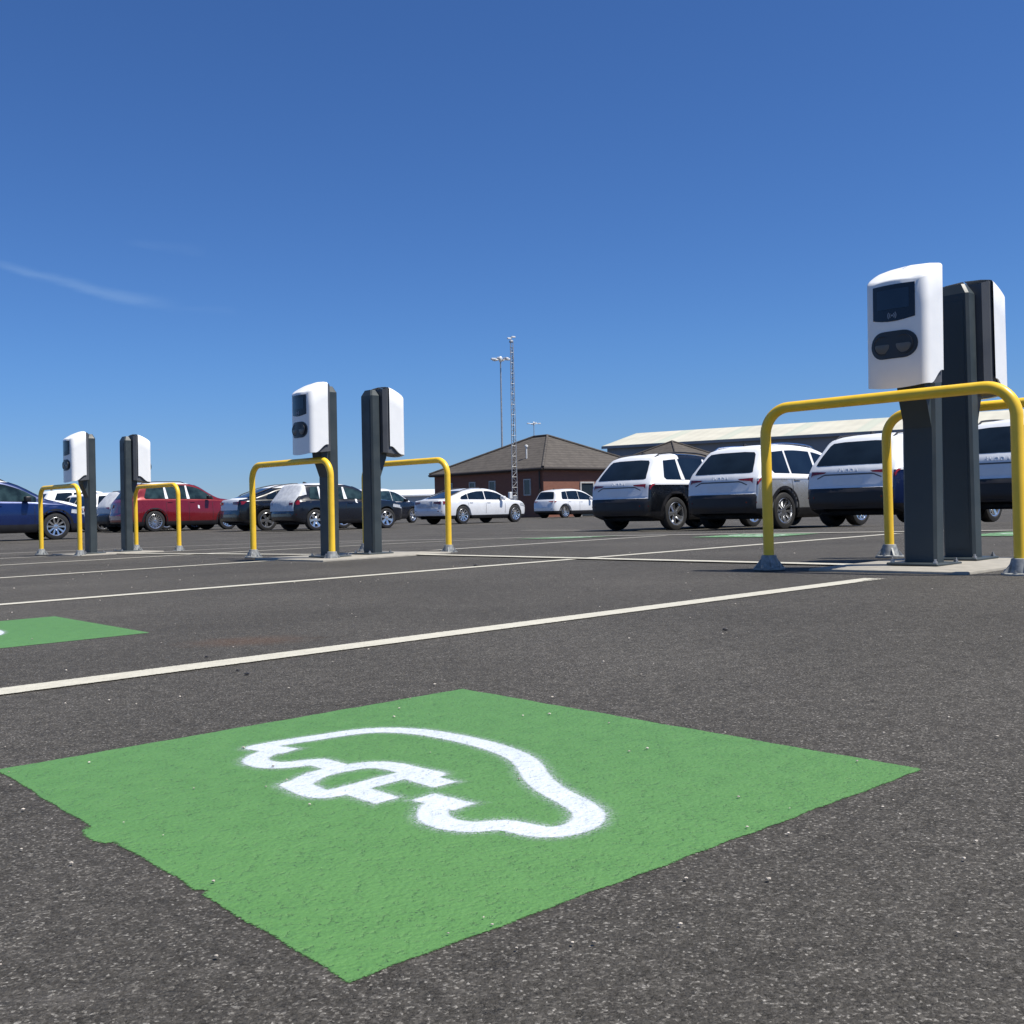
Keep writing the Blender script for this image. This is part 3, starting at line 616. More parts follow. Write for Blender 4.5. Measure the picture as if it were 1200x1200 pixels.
def car_shell(s, arches=True):
    L_, W, wb, ro, r = s['L'], s['W']/2, s['wb'], s['ro'], s['r']
    xw = (ro, ro+wb); Ra = r+0.055
    xs = set()
    for x, z in s['top']: xs.add(round(x, 3))
    for x in np.linspace(0, L_, 44): xs.add(round(float(x), 3))
    for c in xw:
        for t in np.linspace(-1, 1, 17): xs.add(round(float(c+Ra*math.sin(t*math.pi/2)), 4))
    xs = sorted(xs); o = [xs[0]]
    for x in xs[1:]:
        if x-o[-1] > 0.008: o.append(x)
    xs = o
    tx, tz = zip(*s['top']); bx, bz = zip(*s['belt'])
    kx = (0, .04, .12, .28, .6, 1.1, L_-1.4, L_-.9, L_-.45, L_-.18, L_-.05, L_); kw = (.80, .865, .925, .965, .99, 1, 1, .985, .93, .84, .74, .62)
    hx, hw = zip(*SEC_H)
    bm = bmesh.new(); rings = []
    def wid(x): return W*pchip(kx, kw, x)
    for x in xs:
        zt = pchip(tx, tz, x); be = min(pchip(bx, bz, x), zt-0.05); w = wid(x)
        zb = 0.22+0.05*sstep(L_-.7, L_, x)+0.10*(1-sstep(0, .5, x)); zlow = zb
        for c in xw:
            if abs(x-c) < Ra: zb = max(zb, s['r']+math.sqrt(max(0, Ra*Ra-(x-c)**2)))
        pts = [(0, zlow+.03), (.60*w, zlow+.03), (.64*w, zb)]
        sec = lambda z: w*float(np.interp(z, hx, hw))
        zs = [zb]+[zb+(be-zb)*t for t in (.06, .2, .4, .6, .8, .93, 1.0)]
        pts += [(sec(z)-(0.012 if i == 0 else 0), z) for i, z in enumerate(zs)]
        g = zt-be; k = min(1, g/.35); wbx = sec(be)
        wr = wbx-0.36*g-0.02*k
        pts.append((wbx-0.022*k-.004, be+0.012*k+.003))
        for t in (.33, .66, 1.0):
            z = be+0.012*k+(g-.10*k-.012*k)*t if g > .12 else be+g*(.2+.4*t); pts.append((wbx-.022*k-.004-(0.38*(z-be)), z))
        y0, z0 = pts[-1]
        for fy, fz in ((.955, .45), (.88, .72), (.72, .9), (.4, .98), (0, 1.0)): pts.append((y0*fy, z0+(zt-z0)*fz))
        full = pts+[(-y, z) for y, z in pts[-2:0:-1]]
        rings.append([bm.verts.new((x, y, z)) for y, z in full])
    n = len(rings[0])
    for a, b in zip(rings, rings[1:]):
        for i in range(n): bm.faces.new((a[i], a[(i+1) % n], b[(i+1) % n], b[i]))
    for rg, c in ((rings[0], 0), (rings[-1], 1)):
        h = n//2
        for i in range(1, h):         # strip between the two halves
            a, b, c2, d = rg[i-1] if i > 1 else rg[0], rg[i], rg[n-i], rg[n-i+1] if i > 1 else rg[0]
            vs = []
            for v in (a, b, c2, d):
                if v not in vs: vs.append(v)
            if len(vs) >= 3: bm.faces.new(vs)
        bm.faces.new((rg[h-1], rg[h], rg[n-h+1]))
    for yy in (-.62, -.34, .34, .62): bmesh.ops.bisect_plane(bm, geom=bm.verts[:]+bm.edges[:]+bm.faces[:], plane_co=(0, yy, 0), plane_no=(0, 1, 0))
    for v in bm.verts:
        x, y, z = v.co; q = (y/W)**2
        if x < .8: v.co.x += .10*q*(1-x/.8)+(max(0, .42-z)*.35+max(0, z-.62)*.02)*(1-x/.8)
        if x > L_-.8: v.co.x -= .16*q*(x-L_+.8)/.8+max(0, .42-z)*.3*(x-L_+.8)/.8
        # crowned roof and bonnet
        if z > .9: v.co.z -= .035*q
    for v in bm.verts: v.co.y = -v.co.y
    bmesh.ops.recalc_face_normals(bm, faces=bm.faces[:])
    cc = Vector((L_/2, 0, .8))
    if sum(f.calc_area()*(1 if f.normal.dot(f.calc_center_median()-cc) > 0 else -1) for f in bm.faces) < 0: bmesh.ops.reverse_faces(bm, faces=bm.faces[:])
    return bm, wid
def sub_shell(bm0, cond, off, planes=()):
    bm = bm0.copy()
    for co_, no_ in planes: bmesh.ops.bisect_plane(bm, geom=bm.verts[:]+bm.edges[:]+bm.faces[:], plane_co=co_, plane_no=no_)
    bm.normal_update(); nr = {v: v.normal.copy() for v in bm.verts}
    kill = [f for f in bm.faces if not cond(f.calc_center_median())]
    for v in bm.verts: v.co += nr[v]*off
    bmesh.ops.delete(bm, geom=kill, context='FACES'); return bm
WHEELS = {}
def wheel_meshes(r, spokes, style):
    k = (round(r, 3), spokes, style)
    if k in WHEELS: return WHEELS[k]
    w = 0.215; rr = r*0.70; bm = bmesh.new()
    lathe(bm, [(rr, -w*.40), (rr+.012, -w*.5), (r-.045, -w*.5), (r-.014, -w*.46), (r, -w*.34), (r+.001, -w*.12), (r-.006, -w*.11), (r-.006, -w*.09), (r+.001, -w*.08), (r+.001, w*.08), (r-.006, w*.09), (r-.006, w*.11), (r+.001, w*.12), (r, w*.34), (r-.014, w*.46), (r-.045, w*.5), (rr, w*.45)], 48, 'Y', cap=False)
    bmesh.ops.recalc_face_normals(bm, faces=bm.faces[:]); mt = bpy.data.meshes.new('wheel'); bm.to_mesh(mt); bm.free()
    bm = bmesh.new(); y = -w*.40
    lathe(bm, [(rr+.004, y-.012), (rr-.004, y-.018), (rr-.022, y-.012), (rr-.028, y+.02), (rr-.03, y+.16)], 48, 'Y', cap=False)
    lathe(bm, [(.001, y+.012), (.028, y+.010), (.062, y+.016), (.07, y+.03)], 20, 'Y', cap=False)
    for i in range(spokes):
        for sgn in ((-1, 1) if style == 'twin' else (0,)):
            t = 2*math.pi*i/spokes; hwid0, hwid1 = (.016, .020) if style == 'twin' else ((.026, .040) if style == 'fat' else (.016, .024))
            d0 = sgn*.10; d1 = sgn*.30*(5/spokes)
            c0 = Vector((math.cos(t+d0*2), 0, math.sin(t+d0*2)))*.05; c1 = Vector((math.cos(t+d1), 0, math.sin(t+d1)))*(rr-.012)
            if style == 'fat': c1 = Vector((math.cos(t+.18), 0, math.sin(t+.18)))*(rr-.012)
            dr = (c1-c0).normalized(); pr = Vector((-dr.z, 0, dr.x))
            v = [bm.verts.new(p) for p in (c0+pr*hwid0+Vector((0, y+.016, 0)), c0-pr*hwid0+Vector((0, y+.016, 0)), c1-pr*hwid1+Vector((0, y-.006, 0)), c1+pr*hwid1+Vector((0, y-.006, 0)),
                  c0+pr*hwid0*1.5+Vector((0, y+.05, 0)), c0-pr*hwid0*1.5+Vector((0, y+.05, 0)), c1-pr*hwid1*1.5+Vector((0, y+.03, 0)), c1+pr*hwid1*1.5+Vector((0, y+.03, 0)))]
            for f in ((0, 1, 2, 3), (0, 3, 7, 4), (1, 5, 6, 2), (3, 2, 6, 7), (0, 4, 5, 1)): bm.faces.new([v[q] for q in f])
    bmesh.ops.recalc_face_normals(bm, faces=bm.faces[:]); mr = bpy.data.meshes.new('rim'); bm.to_mesh(mr); bm.free()
    bm = bmesh.new(); lathe(bm, [(.001, y+.075), (rr-.02, y+.075), (rr-.02, y+.09)], 32, 'Y', cap=False); md = bpy.data.meshes.new('brake_disc'); bm.to_mesh(md); bm.free()
    WHEELS[k] = (mt, mr, md); return WHEELS[k]
def side_window(s, x0, x1, kind):
    tx, tz = zip(*s['top']); bx, bz = zip(*s['belt'])
    lo = lambda x: pchip(bx, bz, x)+.035
    hi = lambda x: pchip(tx, tz, x)-.135
    xs = [x0+(x1-x0)*i/8 for i in range(9)]; top = [(x, hi(x)) for x in xs if hi(x) > lo(x)+.02]
    bot = [(x, lo(x)) for x in xs]
    if kind == 'f': bot = [p for p in bot if p[0] <= top[-1][0]+.12]
    if kind == 'q': top = [(x0+(x1-x0)*.22, hi(x0+(x1-x0)*.3))]+[(x, z) for x, z in top if x > x0+(x1-x0)*.34]; bot[0] = (x0, lo(x0)+.05); bot.insert(1, (x0+.05, lo(x0)))
    return bot+top[::-1]
def make_car(name, label, cat, group, s, pos, heading, paint, rims=('alloy', 5, 'fat'), film=None, glass='glass', roof_rails=False, letters=None, clad=True, tape=False, anchor='rr', z_adj=0.0, sheer=None, two_tone=None):
    """anchor: 'rr' = pos is the ground point of the rear right wheel, 'fr' = front right wheel"""
    L_, W = s['L'], s['W']/2; xw = (s['ro'], s['ro']+s['wb'])
    ax = xw[0] if anchor == 'rr' else xw[1]
    hv = Vector((math.cos(heading), math.sin(heading))); nv = Vector((-hv.y, hv.x))
    org = Vector(pos)-hv*ax+nv*(W-.11)          # rear centre on the ground
    root = thing(name, label, cat, (0, 0, 0), rotm(FARTILT, heading), group)
    mid = org+hv*(L_/2); root.location = (mid.x, mid.y, zf(mid.x, mid.y)+z_adj)
    T = Matrix.Translation((-L_/2, 0, 0))
    bm0, wid = car_shell(s)
    bvh = BVHTree.FromBMesh(bm0)
    def fin(nm, bm, mat, par=root, smooth=True, ang=38):
        bmesh.ops.transform(bm, matrix=T, verts=bm.verts[:]); me = bpy.data.meshes.new(nm); bm.to_mesh(me); bm.free(); return link(nm, me, mat, par, smooth, ang)
    body = fin('body', bm0.copy(), P[paint])
    # plastic lower band with arches
    cz = s['clad']
    if clad:
        bmc = sub_shell(bm0, lambda c: c.z < (cz if (c.x < .12) else (min(cz, .40) if cz > .5 else cz)) and c.z > .1,
                        .004, [((0, 0, cz), (0, 0, 1)), ((0, 0, .40), (0, 0, 1))])
        fin('lower_cladding', bmc, M['black_plastic'])
    else:
        fin('lower_cladding', sub_shell(bm0, lambda c: c.z < .30, .004, [((0, 0, .30), (0, 0, 1))]), M['black_plastic'])
    if two_tone:
        fin('painted_flank', sub_shell(bm0, two_tone[0], .003, two_tone[1]), P[two_tone[2]])
    if film:
        fo = fin('protective_film', sub_shell(bm0, film[0], .009, film[1]), M['film'])
        bvh = BVHTree.FromBMesh(sub_shell(bm0, film[0], .0095, film[1])) if False else bvh
    if sheer:
        so = sub_shell(bm0, sheer[0], .016, sheer[1])
        for v in so.verts: v.co += Vector((-random.uniform(0, .008), random.uniform(-.004, .004), random.uniform(-.003, .003)))
        fin('tailgate_film', so, M['film_sheer'])
    off = .014
    fin('rear_window', patch(bvh, s['rear_glass'], 'rear', off), M[glass] if not sheer else M['glass'])
    wp = [(-.66, s['belt'][2][1]+.17), (.66, s['belt'][2][1]+.17), (.56, s['top'][-9 if False else -8][1]-.02 if False else max(z for x, z in s['top'])-.13), (-.56, max(z for x, z in s['top'])-.13)]
    fin('windshield', patch(bvh, wp, 'front', off), M[glass])
    for mir in (False, True):
        for x0, x1, kd in s['win']:
            fin('side_window', patch(bvh, side_window(s, x0, x1, kd), 'right', off, mirror=mir), M[glass])
        y_ = -1 if not mir else 1
        lr = [(max(u, -.80*W), v) for u, v in s['lamp_r']]; ls = [(max(u, .09), v) for u, v in s['lamp_s']]
        bm = patch(bvh, lr, 'rear', .026, .06, along=True); b2 = patch(bvh, ls, 'right', .020, .06, along=True)
        if mir:
            for b_ in (bm, b2):
                for v in b_.verts: v.co.y = -v.co.y
                bmesh.ops.reverse_faces(b_, faces=b_.faces[:])
        me_ = bpy.data.meshes.new('t'); b2.to_mesh(me_); b2.free(); bm.from_mesh(me_); bpy.data.meshes.remove(me_)
        fin('tail_light', bm, M['red_lamp'])
        hl = [(L_-.62, .70), (L_-.60, .80), (L_-.02, .72), (L_-.02, .62)]
        bm = patch(bvh, hl, 'right', .008, .06, mirror=mir); fin('headlight', bm, M['clear_lamp'])
        bm = bmesh.new(); xm = s['win'][2][1]-.28; zm = pchip(*zip(*s['belt']), xm)+.09
        box(bm, xm-.05, xm+.10, y_*(W+.06)-.11, y_*(W+.06)+.09, zm-.06, zm+.08, .03, 3)
        fin('side_mirror', bm, M['black_plastic'] if paint in ('blue', 'black', 'navy', 'red') else (P[paint] if not film else M['film']))
        for xh in (s['win'][1][0]+.10, s['win'][2][0]+.12):
            zh = pchip(*zip(*s['belt']), xh)-.09; bm = bmesh.new(); hy = bvh.ray_cast(Vector((xh, -4, zh)), Vector((0, 1, 0)))[0].y
            box(bm, xh-.09, xh+.09, -0.020, 0.012, zh-.013, zh+.013, .006, 2)
            for v in bm.verts: v.co.y = y_*(-hy)+v.co.y*(1 if y_ < 0 else -1)
            fin('door_handle', bm, P[paint])
        gaps = [s['win'][2][0]-.04, s['win'][1][0]-.06, s['win'][2][1]-.06]
        for gi, xg in enumerate(gaps):
            b2 = patch(bvh, [(xg-.005, .40), (xg+.005, .40), (xg+.005, pchip(*zip(*s['belt']), xg)), (xg-.005, pchip(*zip(*s['belt']), xg))], 'right', .005, .1, mirror=mir)
            fin('door_gap', b2, M['black_plastic'])
        if tape:
            for xg in (s['win'][1][0]-.03, s['win'][2][0]-.04):
                zl = pchip(*zip(*s['belt']), xg)+.03; zh = pchip(*zip(*s['top']), xg)-.13
                fin('pillar_tape', patch(bvh, [(xg-.05, zl), (xg+.07, zl), (xg+.01, zh), (xg-.05, zh)], 'right', .019, .08, mirror=mir), M['film'])
            xg = s['win'][2][0]+.32
            fin('door_label', patch(bvh, [(xg, .86), (xg+.07, .84), (xg+.07, .96), (xg, .98)], 'right', .010, .05, mirror=mir), M['film'])
        if roof_rails:
            zt = lambda x: pchip(*zip(*s['top']), x)
            bm = bmesh.new(); pts = []
            for i in range(13):
                x = .62+(2.45-.62)*i/12; h = bvh.ray_cast(Vector((x, y_*W*.60, 4)), Vector((0, 0, -1)))[0]; pts.append((x, y_*W*.60, h.z+(.045 if 0 < i < 12 else -.005)))
            tube(bm, pts, .016, 8); fin('roof_rail', bm, M['chrome'] if roof_rails == 'chrome' else M['black_plastic'])
        for wx in xw:
            mt, mr, md = wheel_meshes(s['r'], rims[1], rims[2])
            wo = link('wheel', mt, M['rubber'], root, True, 40); wo.location = (wx-L_/2, y_*(W-.115), s['r'])
            if y_ > 0: wo.rotation_euler = (0, 0, math.pi)
            ro_ = link('rim', mr, M[rims[0]], wo, True, 40); ro_.rotation_euler = (0, random.uniform(0, 1.2), 0)
            link('brake_disc', md, M['underbody'], wo, True)
    if roof_rails != 'none':
        bm = bmesh.new(); zt = pchip(*zip(*s['top']), .95); prism(bm, [(.85, zt-.01), (1.05, zt-.01), (.90, zt+.05), (.86, zt+.05)], -.012, .012); fin('roof_aerial', bm, M['black_plastic'])
    if cz > .35 and clad:
        for mir in (False, True):
            for wx in xw:
                r0, r1 = s['r']+.052, s['r']+.125; a0, a1 = -.10, math.pi+.10
                poly = [(wx+r1*math.cos(a0+(a1-a0)*i/20), s['r']+r1*math.sin(a0+(a1-a0)*i/20)) for i in range(21)]+[(wx+r0*math.cos(a1-(a1-a0)*i/20), s['r']+r0*math.sin(a1-(a1-a0)*i/20)) for i in range(21)]
                fin('arch_trim', patch(bvh, poly, 'right', .008, .05, mirror=mir), M['black_plastic'])
    # recess in the tailgate and bumper reflectors
    if letters:
        cu = bpy.data.curves.new('lettering', 'FONT'); cu.body = letters; cu.size = .085; cu.extrude = .003; cu.space_character = 1.55; cu.align_x = 'CENTER'
        to = bpy.data.objects.new('t', cu); C.objects.link(to); bpy.context.view_layer.update()
        me = bpy.data.meshes.new_from_object(to.evaluated_get(bpy.context.evaluated_depsgraph_get())); bpy.data.objects.remove(to)
        for v in me.vertices:
            x, y, z = v.co; yy = -x; zz = .945+y; h = bvh.ray_cast(Vector((-6, yy, zz)), Vector((1, 0, 0)))[0]
            v.co = (h.x-.013-z-L_/2, yy, zz)
        link('lettering', me, M['white_metal_letters'], root, False)
        b2 = patch(bvh, [(-.50, .90), (-.44, .915), (.44, .915), (.50, .90), (.62, .845), (.60, .835), (.48, .885), (.44, .892), (-.44, .892), (-.48, .885), (-.60, .835), (-.62, .845)], 'rear', .0125, .08)
        fin('tailgate_crease', b2, M['grey_shell'])
        fin('plate_recess', patch(bvh, [(-.27, .72), (.27, .72), (.30, .84), (-.30, .84)], 'rear', .0115, .06), M['film'])
    for y in (-.72, .72):
        bm = patch(bvh, [(y-.09, .50), (y+.09, .50), (y+.09, .53), (y-.09, .53)], 'rear', .012, .1); fin('reflector', bm, M['red_lamp'])
    bm = bmesh.new(); box(bm, .35, L_-.4, -W*.80, W*.80, .20, .42, .03, 1)
    for v in bm.verts: pass
    fin('underbody', bm, M['underbody'], root, False)
    bm = bmesh.new()
    for wx in xw: tube(bm, [(wx, -W*.8, s['r']-.02), (wx, W*.8, s['r']-.02)], .05, 10)
    fin('axle', bm, M['underbody'])
    bm0.free()
    return root
GR = 'cars parked in the row on the right'; GL_ = 'cars parked in the rows on the left'
TB = SUV['belt']
# film on the pale crossovers: tailgate and everything above the waist
tail_planes = [((0, 0, .665), (0, 0, 1)), ((0, .80, 0), (0, 1, 0)), ((0, -.80, 0), (0, 1, 0)), ((.30, 0, 0), (1, 0, 0)), ((0, 0, .95), (0, 0, 1)), ((1.25, 0, 0), (1, 0, 0)), ((2.3, 0, 0), (1, 0, 0)), ((3.1, 0, 0), (1, 0, 0)), ((0, 0, 1.42), (0, 0, 1))]
def film_top(c):
    if c.z < .665: return False
    if c.x < .30 and abs(c.y) < .80: return True
    if c.z > .95 and c.x < 1.25: return True
    return c.z > .95 and c.z < 1.42 and abs(c.y) > .5 and c.x < 2.3
def film_all(c):
    if c.z < .665: return False
    if c.x < .30 and abs(c.y) < .80: return True
    return c.z > .95 and c.x < 3.1
def rowp(s_): # rear right wheel of the s-th car of the right-hand row
    rear_left = Vector((1.56, 22.6)); hv = Vector((AV.x, AV.y)); nv = Vector((NV.x, NV.y))
    p = rear_left-nv*(s_+1.84-.11)+hv*SUV['ro']; return p
RW = ('alloy', 5, 'fat')
make_car('parked_car', 'crossover with black flanks and white upper half, leftmost of the right-hand row', 'car', GR, SUV, rowp(0), TH, 'black', RW, (film_top, tail_planes), roof_rails='black', letters='ŠKODA', tape=True)
make_car('parked_car', 'silver crossover with white film, second from left in the right-hand row, silver spoked wheels', 'car', GR, SUV, rowp(2.67), TH, 'silver', ('alloy', 5, 'twin'), (film_all, tail_planes), roof_rails='chrome', letters='ŠKODA', z_adj=.02)
make_car('parked_car', 'crossover with dark blue flanks and white film, seen behind the right-hand charging posts', 'car', GR, SUV, rowp(5.40), TH, 'dblue', RW, (film_all, tail_planes), roof_rails='black', letters='ŠKODA', z_adj=.03)
make_car('parked_car', 'silver crossover with white film at the far right edge of the picture', 'car', GR, SUV, rowp(7.95), TH, 'silver', ('alloy', 5, 'twin'), (film_all, tail_planes), roof_rails='black', letters='ŠKODA', z_adj=.03)
make_car('parked_car', 'small white hatchback with black wheels parked by the brick office door', 'car', None, CROSS, (2.9, 58.0), TH+.02, 'white', ('dark_alloy', 5, 'twin'), None, clad=True, z_adj=-.02)
make_car('parked_car', 'white four door saloon with dark glass and red tail lights in front of the office', 'car', GL_, SALOON, (-1.97, 41.0), TH+.09, 'white', ('alloy', 10, 'thin'), None, clad=True, roof_rails='none', sheer=((lambda c: c.x < .16 and .66 < c.z < .93 and abs(c.y) < .62), [((0, .62, 0), (0, 1, 0)), ((0, -.62, 0), (0, 1, 0)), ((0, 0, .66), (0, 0, 1)), ((0, 0, .93), (0, 0, 1))]))
make_car('parked_car', 'dark blue hatchback with white film roof parked behind the black one', 'car', GL_, CROSS, (-4.8, 50.0), TH+.35, 'navy', RW, None, anchor='fr', two_tone=(lambda c: c.z > 1.0 and c.x < 3.4, [((0, 0, 1.0), (0, 0, 1)), ((3.4, 0, 0), (1, 0, 0))], 'white'), tape=False, glass='clear_glass')
gs = ((lambda c: c.x < .55 and .62 < c.z and abs(c.y) < .76), [((0, .76, 0), (0, 1, 0)), ((0, -.76, 0), (0, 1, 0)), ((0, 0, .62), (0, 0, 1)), ((.55, 0, 0), (1, 0, 0))])
HATCH_T = dict(HATCH); HATCH_T['top'] = tuple((x, z*1.02 if z > 1.1 else z) for x, z in HATCH['top'])
make_car('parked_car', 'black hatchback with translucent film over its tailgate, behind the middle hoop', 'car', GL_, HATCH_T, (-6.15, 32.6), TH, 'navy', ('alloy', 6, 'fat'), None, sheer=gs, tape=True, glass='clear_glass', two_tone=(lambda c: c.z > 1.43, [((0, 0, 1.43), (0, 0, 1))], 'white'))
COUPE = dict(SALOON); COUPE.update(L=4.75, wb=2.85, ro=1.02, r=.355, top=tuple((x, z*1.10 if z > .5 else z) for x, z in SALOON['top'] if x < 4.7)+((4.72, .55), (4.75, .45)), belt=((0, .99), (.8, 1.02), (3.4, .98), (4.75, .85)), lamp_r=tuple((y, z+.09) for y, z in SALOON['lamp_r']), lamp_s=tuple((x, z+.09) for x, z in SALOON['lamp_s']), rear_glass=tuple((y, z*1.10) for y, z in SALOON['rear_glass']))
make_car('parked_car', 'black saloon with white film on its boot lid, left of the black hatchback', 'car', GL_, COUPE, (-8.20, 34.9), TH-.05, 'black', ('alloy', 5, 'fat'), (lambda c: (c.x < .45 and .70 < c.z and abs(c.y) < .70) or (c.z > 1.42), [((0, .70, 0), (0, 1, 0)), ((0, -.70, 0), (0, 1, 0)), ((0, 0, .70), (0, 0, 1)), ((.45, 0, 0), (1, 0, 0)), ((0, 0, 1.42), (0, 0, 1))]), roof_rails='none', tape=False)
TALL = dict(BIGSUV, top=tuple((x, z*1.085 if z > .9 else z) for x, z in BIGSUV['top']), belt=tuple((x, z*1.10) for x, z in BIGSUV['belt']), rear_glass=tuple((y, z*1.09) for y, z in BIGSUV['rear_glass']))
make_car('parked_car', 'dark red estate car with white taped pillars behind the left charging post', 'car', GL_, TALL, (-13.4, 39.2), TH+.05, 'red', ('alloy', 8, 'twin'), None, tape=True, glass='clear_glass', roof_rails='none', two_tone=(lambda c: c.z > 1.79, [((0, 0, 1.79), (0, 0, 1))], 'white'))
wp_ = [((0, 0, .62), (0, 0, 1)), ((0, .85, 0), (0, 1, 0)), ((0, -.85, 0), (0, 1, 0)), ((.9, 0, 0), (1, 0, 0))]
make_car('parked_car', 'grey crossover with white wrapped tailgate, seen between the left charging posts', 'car', GL_, SUV, (-14.95, 40.9), TH, 'grey', ('alloy', 5, 'twin'), None, sheer=((lambda c: c.x < .6 and .75 < c.z and abs(c.y) < .80), wp_), roof_rails='black')
make_car('parked_car', 'white hatchback with red tail lights beside the left charging post', 'car', GL_, CROSS, (-16.9, 43.2), TH, 'white', ('alloy', 5, 'fat'), None, glass='glass')
make_car('parked_car', 'dark car with white wrapped tail beside the leftmost charging post', 'car', GL_, SUV, (-17.9, 44.4), TH+.1, 'navy', ('alloy', 5, 'fat'), (lambda c: c.z > .62 and (c.x < .9), wp_), glass='glass')
make_car('parked_car', 'tall white film covered car standing behind the blue car bonnet', 'car', GL_, dict(BIGSUV, belt=SUV['belt'][:1]+((.5, 1.09), (3.4, 1.06), (5.06, .96))), (-19.3, 45.0), TH, 'navy', ('alloy', 5, 'fat'), (lambda c: c.z > .62 and (abs(c.y) < .80 or c.x > .3), [((0, .80, 0), (0, 1, 0)), ((0, -.80, 0), (0, 1, 0)), ((.3, 0, 0), (1, 0, 0)), ((0, 0, .62), (0, 0, 1))]), z_adj=.1)
make_car('parked_car', 'glossy blue crossover cut by the left edge, with white film on its bonnet', 'car', GL_, dict(CROSS, L=4.60, ro=.92), (-12.05, 27.6), TH, 'blue', ('alloy', 10, 'thin'), (lambda c: c.x > 3.40 and c.z > 1.10-(c.x-3.40)*.27-.045, [((3.40, 0, 0), (1, 0, 0)), ((3.40, 0, 1.055), (.27, 0, 1))]), anchor='fr', glass='clear_glass', roof_rails='none', two_tone=(lambda c: c.z > 1.52, [((0, 0, 1.52), (0, 0, 1))], 'white'))
make_car('parked_car', 'silver car mostly hidden behind the red estate car', 'car', GL_, CROSS, (-16.3, 50.0), TH, 'silver', ('alloy', 5, 'fat'), None)

# ---------------------------------------------------------------- buildings
def brick_mat():
    m, nt, b = new_mat('red_brick'); tc = N(nt, 'ShaderNodeTexCoord')
    sp = nt.nodes.new('ShaderNodeSeparateXYZ'); L(nt, tc.outputs['Object'], sp.inputs[0])
    cb = nt.nodes.new('ShaderNodeCombineXYZ'); L(nt, math_n(nt, 'ADD', sp.outputs[0], sp.outputs[1]), cb.inputs[0]); L(nt, sp.outputs[2], cb.inputs[1])
    br = nt.nodes.new('ShaderNodeTexBrick'); L(nt, cb.outputs[0], br.inputs['Vector']); br.inputs['Scale'].default_value = 1
    br.inputs['Brick Width'].default_value = .225; br.inputs['Row Height'].default_value = .075; br.inputs['Mortar Size'].default_value = .006
    br.inputs['Color1'].default_value = (.23, .085, .052, 1); br.inputs['Color2'].default_value = (.19, .065, .042, 1); br.inputs['Mortar'].default_value = (.20, .14, .11, 1)
    nz = N(nt, 'ShaderNodeTexNoise', i_Scale=1.2, i_Detail=5.0); L(nt, tc.outputs['Object'], nz.inputs['Vector'])
    L(nt, mixc(nt, math_n(nt, 'MULTIPLY', nz.outputs['Fac'], .3), br.outputs[0], (.2, .1, .07)), b.inputs['Base Color']); b.inputs['Roughness'].default_value = .9
    return m
def tile_mat():
    m, nt, b = new_mat('roof_tiles'); tc = N(nt, 'ShaderNodeTexCoord'); sp = nt.nodes.new('ShaderNodeSeparateXYZ'); L(nt, tc.outputs['Object'], sp.inputs[0])
    fr = math_n(nt, 'FRACT', math_n(nt, 'MULTIPLY', sp.outputs[2], 5.5))
    nz = N(nt, 'ShaderNodeTexNoise', i_Scale=2.5, i_Detail=6.0, i_Roughness=.7); L(nt, tc.outputs['Object'], nz.inputs['Vector'])
    wn = N(nt, 'ShaderNodeTexVoronoi', i_Scale=4.0); L(nt, tc.outputs['Object'], wn.inputs['Vector']); s2 = N(nt, 'ShaderNodeSeparateColor'); L(nt, wn.outputs['Color'], s2.inputs[0])
    c = mixc(nt, maprange(nt, nz.outputs['Fac'], .3, .7), (.052, .045, .039), (.085, .075, .066)); c = mixc(nt, math_n(nt, 'MULTIPLY', s2.outputs[0], .35), c, (.12, .105, .09))
    c = mixc(nt, maprange(nt, fr, 0.0, .28, .95, 0.0), c, (.04, .033, .03)); L(nt, c, b.inputs['Base Color']); b.inputs['Roughness'].default_value = .85
    bp = N(nt, 'ShaderNodeBump', i_Strength=1.0, i_Distance=.03); L(nt, fr, bp.inputs['Height']); L(nt, bp.outputs['Normal'], b.inputs['Normal']); return m
def sheet_metal(name, col, pitch, alt=None):
    m, nt, b = new_mat(name); tc = N(nt, 'ShaderNodeTexCoord'); sp = nt.nodes.new('ShaderNodeSeparateXYZ'); L(nt, tc.outputs['Object'], sp.inputs[0])
    sn = math_n(nt, 'SINE', math_n(nt, 'MULTIPLY', sp.outputs[0], 2*math.pi/pitch))
    nz = N(nt, 'ShaderNodeTexNoise', i_Scale=.35, i_Detail=5.0); L(nt, tc.outputs['Object'], nz.inputs['Vector'])
    c = mixc(nt, maprange(nt, nz.outputs['Fac'], .3, .7), tuple(x*.88 for x in col), col)
    if alt:
        fr = math_n(nt, 'FRACT', math_n(nt, 'MULTIPLY', sp.outputs[0], 1/6.0)); c = mixc(nt, maprange(nt, fr, .80, .82, 0, .8), c, alt)
    L(nt, c, b.inputs['Base Color']); b.inputs['Roughness'].default_value = .6
    bp = N(nt, 'ShaderNodeBump', i_Strength=.25, i_Distance=.03); L(nt, sn, bp.inputs['Height']); L(nt, bp.outputs['Normal'], b.inputs['Normal']); return m
M['brick'] = brick_mat(); M['tiles'] = tile_mat()
M['clad_roof'] = sheet_metal('cream_profiled_roof', (.56, .54, .45), 1.0, (.45, .48, .40)); M['clad_wall'] = sheet_metal('grey_profiled_cladding', (.24, .25, .27), .9)
M['frame'] = simple('pale_window_frame', (.45, .44, .42), .5); M['fascia'] = simple('dark_brown_fascia', (.03, .022, .018), .6); M['bglass'] = simple('window_glass', (.02, .03, .04), .08, spec=.6)
M['steel'] = simple('galvanised_steel', (.40, .41, .42), .5, metal=.6, var=.15); M['white_metal'] = simple('white_painted_steel', (.70, .71, .72), .4)
M['vent'] = simple('white_vent', (.7, .7, .68), .5)
